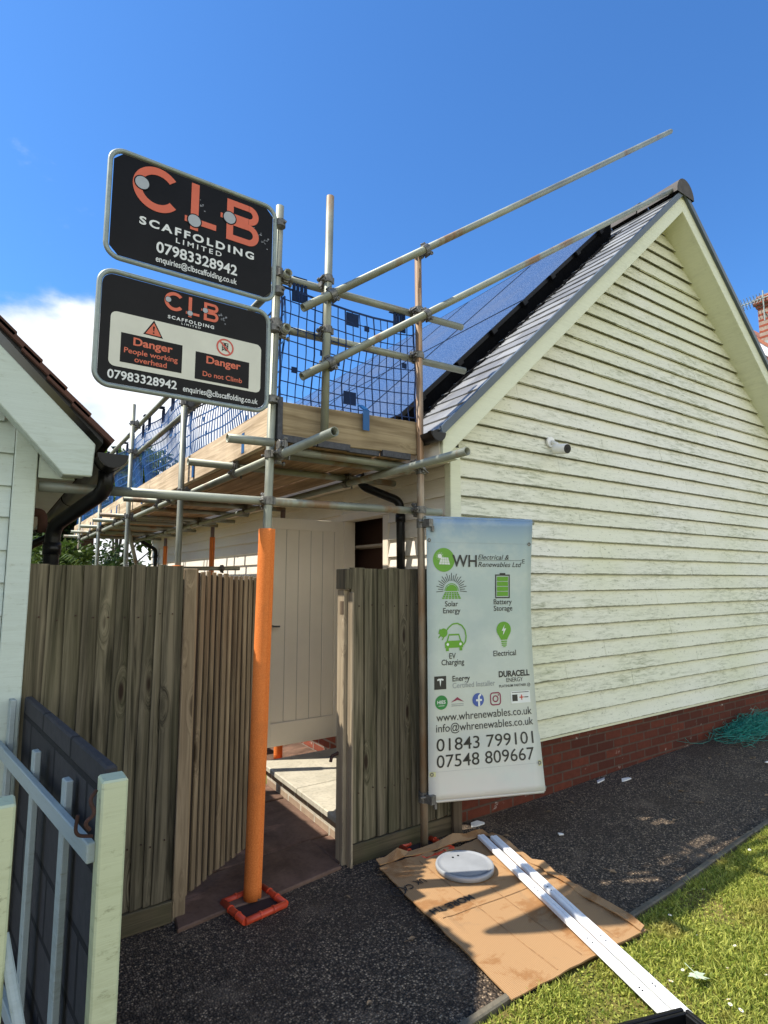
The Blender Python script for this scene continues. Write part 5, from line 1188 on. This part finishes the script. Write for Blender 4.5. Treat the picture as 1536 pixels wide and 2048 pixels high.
k = MB(); k.v = [(0, -.018, .002), (.009, -.006, .007), (.010, .006, .008), (0, .022, .003), (-.010, .006, .009), (-.009, -.006, .006), (0, .002, .003)]; k.f = [(6, 0, 1), (6, 1, 2), (6, 2, 3), (6, 3, 4), (6, 4, 5), (6, 5, 0)]
k.build('blade', 'dryleaf', dl0); k = MB(); k.tube([(0, -.018, .003), (.004, -.034, .004)], .0009, 5); k.build('stalk', 'dryleaf', dl0)
rg = random.Random(41); lk = children(dl0)
for i in range(34):
    o = dl0 if i == 0 else copy_tree(dl0, None, lk); x = rg.uniform(1.0, 6.4); y = rg.uniform(1.95, 3.0) if x > 2.8 else rg.uniform(1.85, 2.9)
    if 1.75 < x < 2.8: x = rg.uniform(2.9, 5.5)
    o.location = (x, y, gz(x) + .001); o.rotation_euler = (rg.uniform(-.2, .2), rg.uniform(-.2, .2), rg.uniform(0, 6)); s_ = rg.uniform(.7, 1.5); o.scale = (s_, s_, s_)
dz_ = thing('daisy', 'small white daisy in the sunny lawn', 'flower', (0, 0, 0), 'daisies in the lawn')
k = MB()
for j in range(11):
    a = j * 2 * math.pi / 11; k.flat([(.003 * math.cos(a - .25), .003 * math.sin(a - .25)), (.010 * math.cos(a - .2), .010 * math.sin(a - .2)), (.0115 * math.cos(a), .0115 * math.sin(a)), (.010 * math.cos(a + .2), .010 * math.sin(a + .2)), (.003 * math.cos(a + .25), .003 * math.sin(a + .25))], lambda u, v, t: (u, v, .045 + .15 * math.hypot(u, v)), 0)
k.build('petal_ring', 'petal', dz_); k = MB(); k.tube([(0, 0, .044), (0, 0, .0475)], .0038, 8); k.build('centre', 'yolk', dz_); k = MB(); k.tube([(0, 0, 0), (0, 0, .045)], .001, 4); k.build('stem', 'grass', dz_)
rg = random.Random(77); spots = []
for i in range(38):
    x = 2.2 + 3.4 * rg.random(); y = ky(x) - .09 - rg.random() * .62; spots.append((x, y))
dk = children(dz_)
for i, (x, y) in enumerate(spots):
    o = dz_ if i == 0 else copy_tree(dz_, None, dk)
    o.location = (x, y, gz(x) + .004); o.rotation_euler = (rg.uniform(-.35, .35), rg.uniform(-.35, .35), rg.uniform(0, 6)); s_ = rg.uniform(.45, .85); o.scale = (s_, s_, s_)

# ------------------------------------------------------------------ background
sb = thing('slatted_planter', 'dark slatted timber planter box in shade below the open door', 'planter', (1.7, 5.6, 0))
for i in range(5): MB().box(1.35, 2.12, 5.50, 5.53, .02 + i * .095, .10 + i * .095).build('slat', 'post', sb, bevel=.004)
MB().box(1.37, 2.10, 5.535, 5.95, .02, .46).build('box', 'black', sb)
fh = thing('brick_house', 'brown brick house far down the passage behind the shrubs', 'house', (1.0, 17, 0))
MB().box(-3.0, 2.2, 17.0, 22, 0, 4.0).build('wall', 'farbrick', fh)
k = MB(); k.prism([(16.7, 3.95), (22.3, 3.95), (19.5, 6.2)], lambda u, v, t: (t, u, v), -3.3, 2.4); k.build('roof', 'tile_far', fh)
k = MB(); k.box(.6, 1.3, 16.97, 16.998, 1.6, 2.9); w_ = k.build('window', 'door', fh); k = MB(); k.box(.66, 1.24, 16.955, 16.969, 1.66, 2.84); k.build('pane', 'black', w_)
cw = thing('chimney_house', 'white boarded house with red tiled roof and brick chimney seen past the gable verge', 'house', (16.2, 8.0, 0))
def crz(y): return 9.45 - 1.08 * abs(y - 8.0)
k = MB(); z = .2
while z < 9.2:
    hw = min(3.7, (9.3 - z) / 1.08 - .1)
    if hw > .1: k.hexa([(16.2, 8 - hw, z), (16.25, 8 - hw, z), (16.25, 8 + hw, z), (16.2, 8 + hw, z), (16.225, 8 - hw, z + .152), (16.25, 8 - hw, z + .152), (16.25, 8 + hw, z + .152), (16.225, 8 + hw, z + .152)])
    z += .15
k.build('wall', 'wall_side', cw)
k = MB(); k.prism([(4.2, .1), (11.8, .1), (11.8, 5.2), (8, 9.25), (4.2, 5.2)], lambda u, v, t: (t, u, v), 16.26, 24); k.build('wall', 'wall_side', cw)
for s_ in (-1, 1):
    k = MB(); y0, y1 = 8 + s_ * 4.15, 8 + s_ * .001
    k.prism([(y0, crz(y0)), (y1, crz(y1)), (y1, crz(y1) + .10), (y0, crz(y0) + .10)], lambda u, v, t: (t, u, v), 15.9, 24.2); rfc = k.build('roof', 'tile_far', cw)
    k = MB(); k.prism([(y0, crz(y0) - .26), (y1, crz(y1) - .26), (y1, crz(y1) - .004), (y0, crz(y0) - .004)], lambda u, v, t: (t, u, v), 15.93, 15.97); k.build('barge_board', 'cctv', cw)
k = MB(); k.box(15.98, 16.9, 5.52, 6.40, 6.4, 8.62); k.box(15.95, 16.93, 5.49, 6.43, 8.621, 8.70); k.box(15.91, 16.97, 5.45, 6.47, 8.701, 8.86); k.box(15.97, 16.91, 5.51, 6.41, 8.861, 8.95)
ch = k.build('chimney', 'chim', cw)
k = MB(); k.tube([(16.4, 5.98, 8.94), (16.4, 5.98, 9.25)], .14, 14, rend=.12); k.build('chimney_pot', 'tile_far', ch, smooth=True)
k = MB(); k.tube([(16.4, 5.98, 9.27), (16.4, 5.98, 9.35)], .24, 14, rend=.05); k.build('cowl', 'black', ch)
k = MB(); k.box(15.97, 16.92, 5.5, 6.415, 7.55, 7.72); k.build('lead_flashing', 'frame', ch)
ae = thing('tv_aerial', 'thin television aerial with a row of spokes fixed to the brick chimney', 'aerial', (16.0, 6.45, 8.9))
k = MB(); k.tube([(15.85, 6.95, 8.80), (15.85, 5.9, 8.80)], .014, 6); k.tube([(15.85, 6.2, 8.2), (15.85, 6.2, 9.0)], .018, 6); k.tube([(15.85, 6.2, 8.4), (15.98, 6.2, 8.4)], .012, 6)
k.build('boom', 'frame', ae)
k = MB()
for i in range(10):
    y = 6.92 - i * .075
    for (dx, dz) in ((.10, .12), (-.10, .12), (.10, -.12), (-.10, -.12)): k.tube([(15.85, y, 8.80), (15.85 + dx, y, 8.80 + dz)], .008, 5)
k.build('spokes', 'frame', ae)

def leaf_cloud(mb, c_, rad, n, size, rg_, squash=.8):
    for i in range(n):
        d_ = Vector((rg_.gauss(0, 1), rg_.gauss(0, 1), rg_.gauss(0, 1))).normalized(); r = rg_.random() ** .45
        q = Vector(c_) + Vector((d_.x * rad, d_.y * rad, d_.z * rad * squash)) * r
        if noise.noise(q * (2.2 / max(rad, .5))) < -.18: continue
        a = Vector((rg_.gauss(0, 1), rg_.gauss(0, 1), rg_.gauss(0, .7))).normalized(); bq = a.orthogonal().normalized(); bq.rotate(Matrix.Rotation(rg_.random() * 6.28, 3, a)); s_ = size * rg_.uniform(.6, 1.3)
        mb.add([q - a * s_, q + bq * s_ * .42, q + a * s_, q - bq * s_ * .42], [(0, 1, 2, 3)])
def bush(name, label, cat, base, h, rad, n, size, mat, seed, trunk_h=None, group=None):
    rg_ = random.Random(seed); t_ = thing(name, label, cat, base, group); B0 = Vector(base); th = trunk_h or h * .35; k = MB()
    k.tube([B0, B0 + Vector((.05, .03, th * .6)), B0 + Vector((.02, 0, h * .7))], .05 + h * .012, 8, rend=.02)
    blobs = []
    for i in range(9):
        a = rg_.random() * 6.28; rr = rad * rg_.uniform(.2, .75); q = B0 + Vector((math.cos(a) * rr, math.sin(a) * rr, th + (h - th) * rg_.uniform(.1, .85))); blobs.append((q, rad * rg_.uniform(.35, .6)))
        k.tube([B0 + Vector((0, 0, th * rg_.uniform(.4, .9))), (B0 + q) / 2 + Vector((0, 0, th * .4)), q], .03, 6, rend=.008)
    k.build('trunk', 'bark', t_, smooth=True); c_ = MB()
    for q, r in blobs: leaf_cloud(c_, q, r, n // 9, size, rg_)
    c_.build('crown', mat, t_); return t_
bush('shrub', 'yellow green leafy shrub in the gap beside the black downpipe beyond the fence', 'shrub', (.75, 10.6, 0), 2.35, .75, 3600, .065, 'leaf1', 1)
bush('shrub', 'dark leafy shrub beyond the fence near the far orange poles', 'shrub', (1.75, 12.9, 0), 2.7, .9, 3600, .07, 'leaf2', 2)
bush('tree', 'tall loose green tree showing through the blue mesh of the scaffold', 'tree', (2.4, 15.0, 0), 5.3, 1.5, 6500, .10, 'leaf1', 3, 2.0)
bush('tree', 'darker tree at the end of the passage behind the scaffold', 'tree', (1.3, 16.0, 0), 4.3, 1.3, 5600, .10, 'leaf2', 4, 1.4)
bush('shrub', 'broad dark hedge plant closing the far end of the passage', 'shrub', (.3, 14.2, 0), 2.6, 1.1, 3600, .07, 'leaf2', 6)
pl = thing('palm', 'small spiky palm with drooping fronds beyond the fence under the scaffold', 'palm', (1.42, 9.9, 0)); k = MB(); k.tube([(1.42, 9.9, 0), (1.45, 9.9, 1.5)], .06, 10); k.build('trunk', 'bark', pl)
rg = random.Random(8)
for i in range(20):
    a = rg.random() * 6.28; L_ = rg.uniform(.5, .85); up = rg.uniform(.1, .7); k = MB(); prev = None
    for j in range(15):
        f_ = j / 14; q = Vector((1.45 + math.cos(a) * L_ * f_, 9.9 + math.sin(a) * L_ * f_, 1.5 + up * f_ * 1.6 - .9 * f_ * f_ * L_)); sd = Vector((-math.sin(a), math.cos(a), 0)); d_ = Vector((math.cos(a), math.sin(a), -.3))
        for s_ in (-1, 1):
            tip = q + sd * s_ * .20 * (1 - .5 * f_) + d_ * .12 - Vector((0, 0, .06)); k.add([q, q + d_ * .03, tip], [(0, 1, 2)])
        if prev: k.bar(prev, q, .010, .008)
        prev = q
    k.build('frond', 'leaf1', pl)
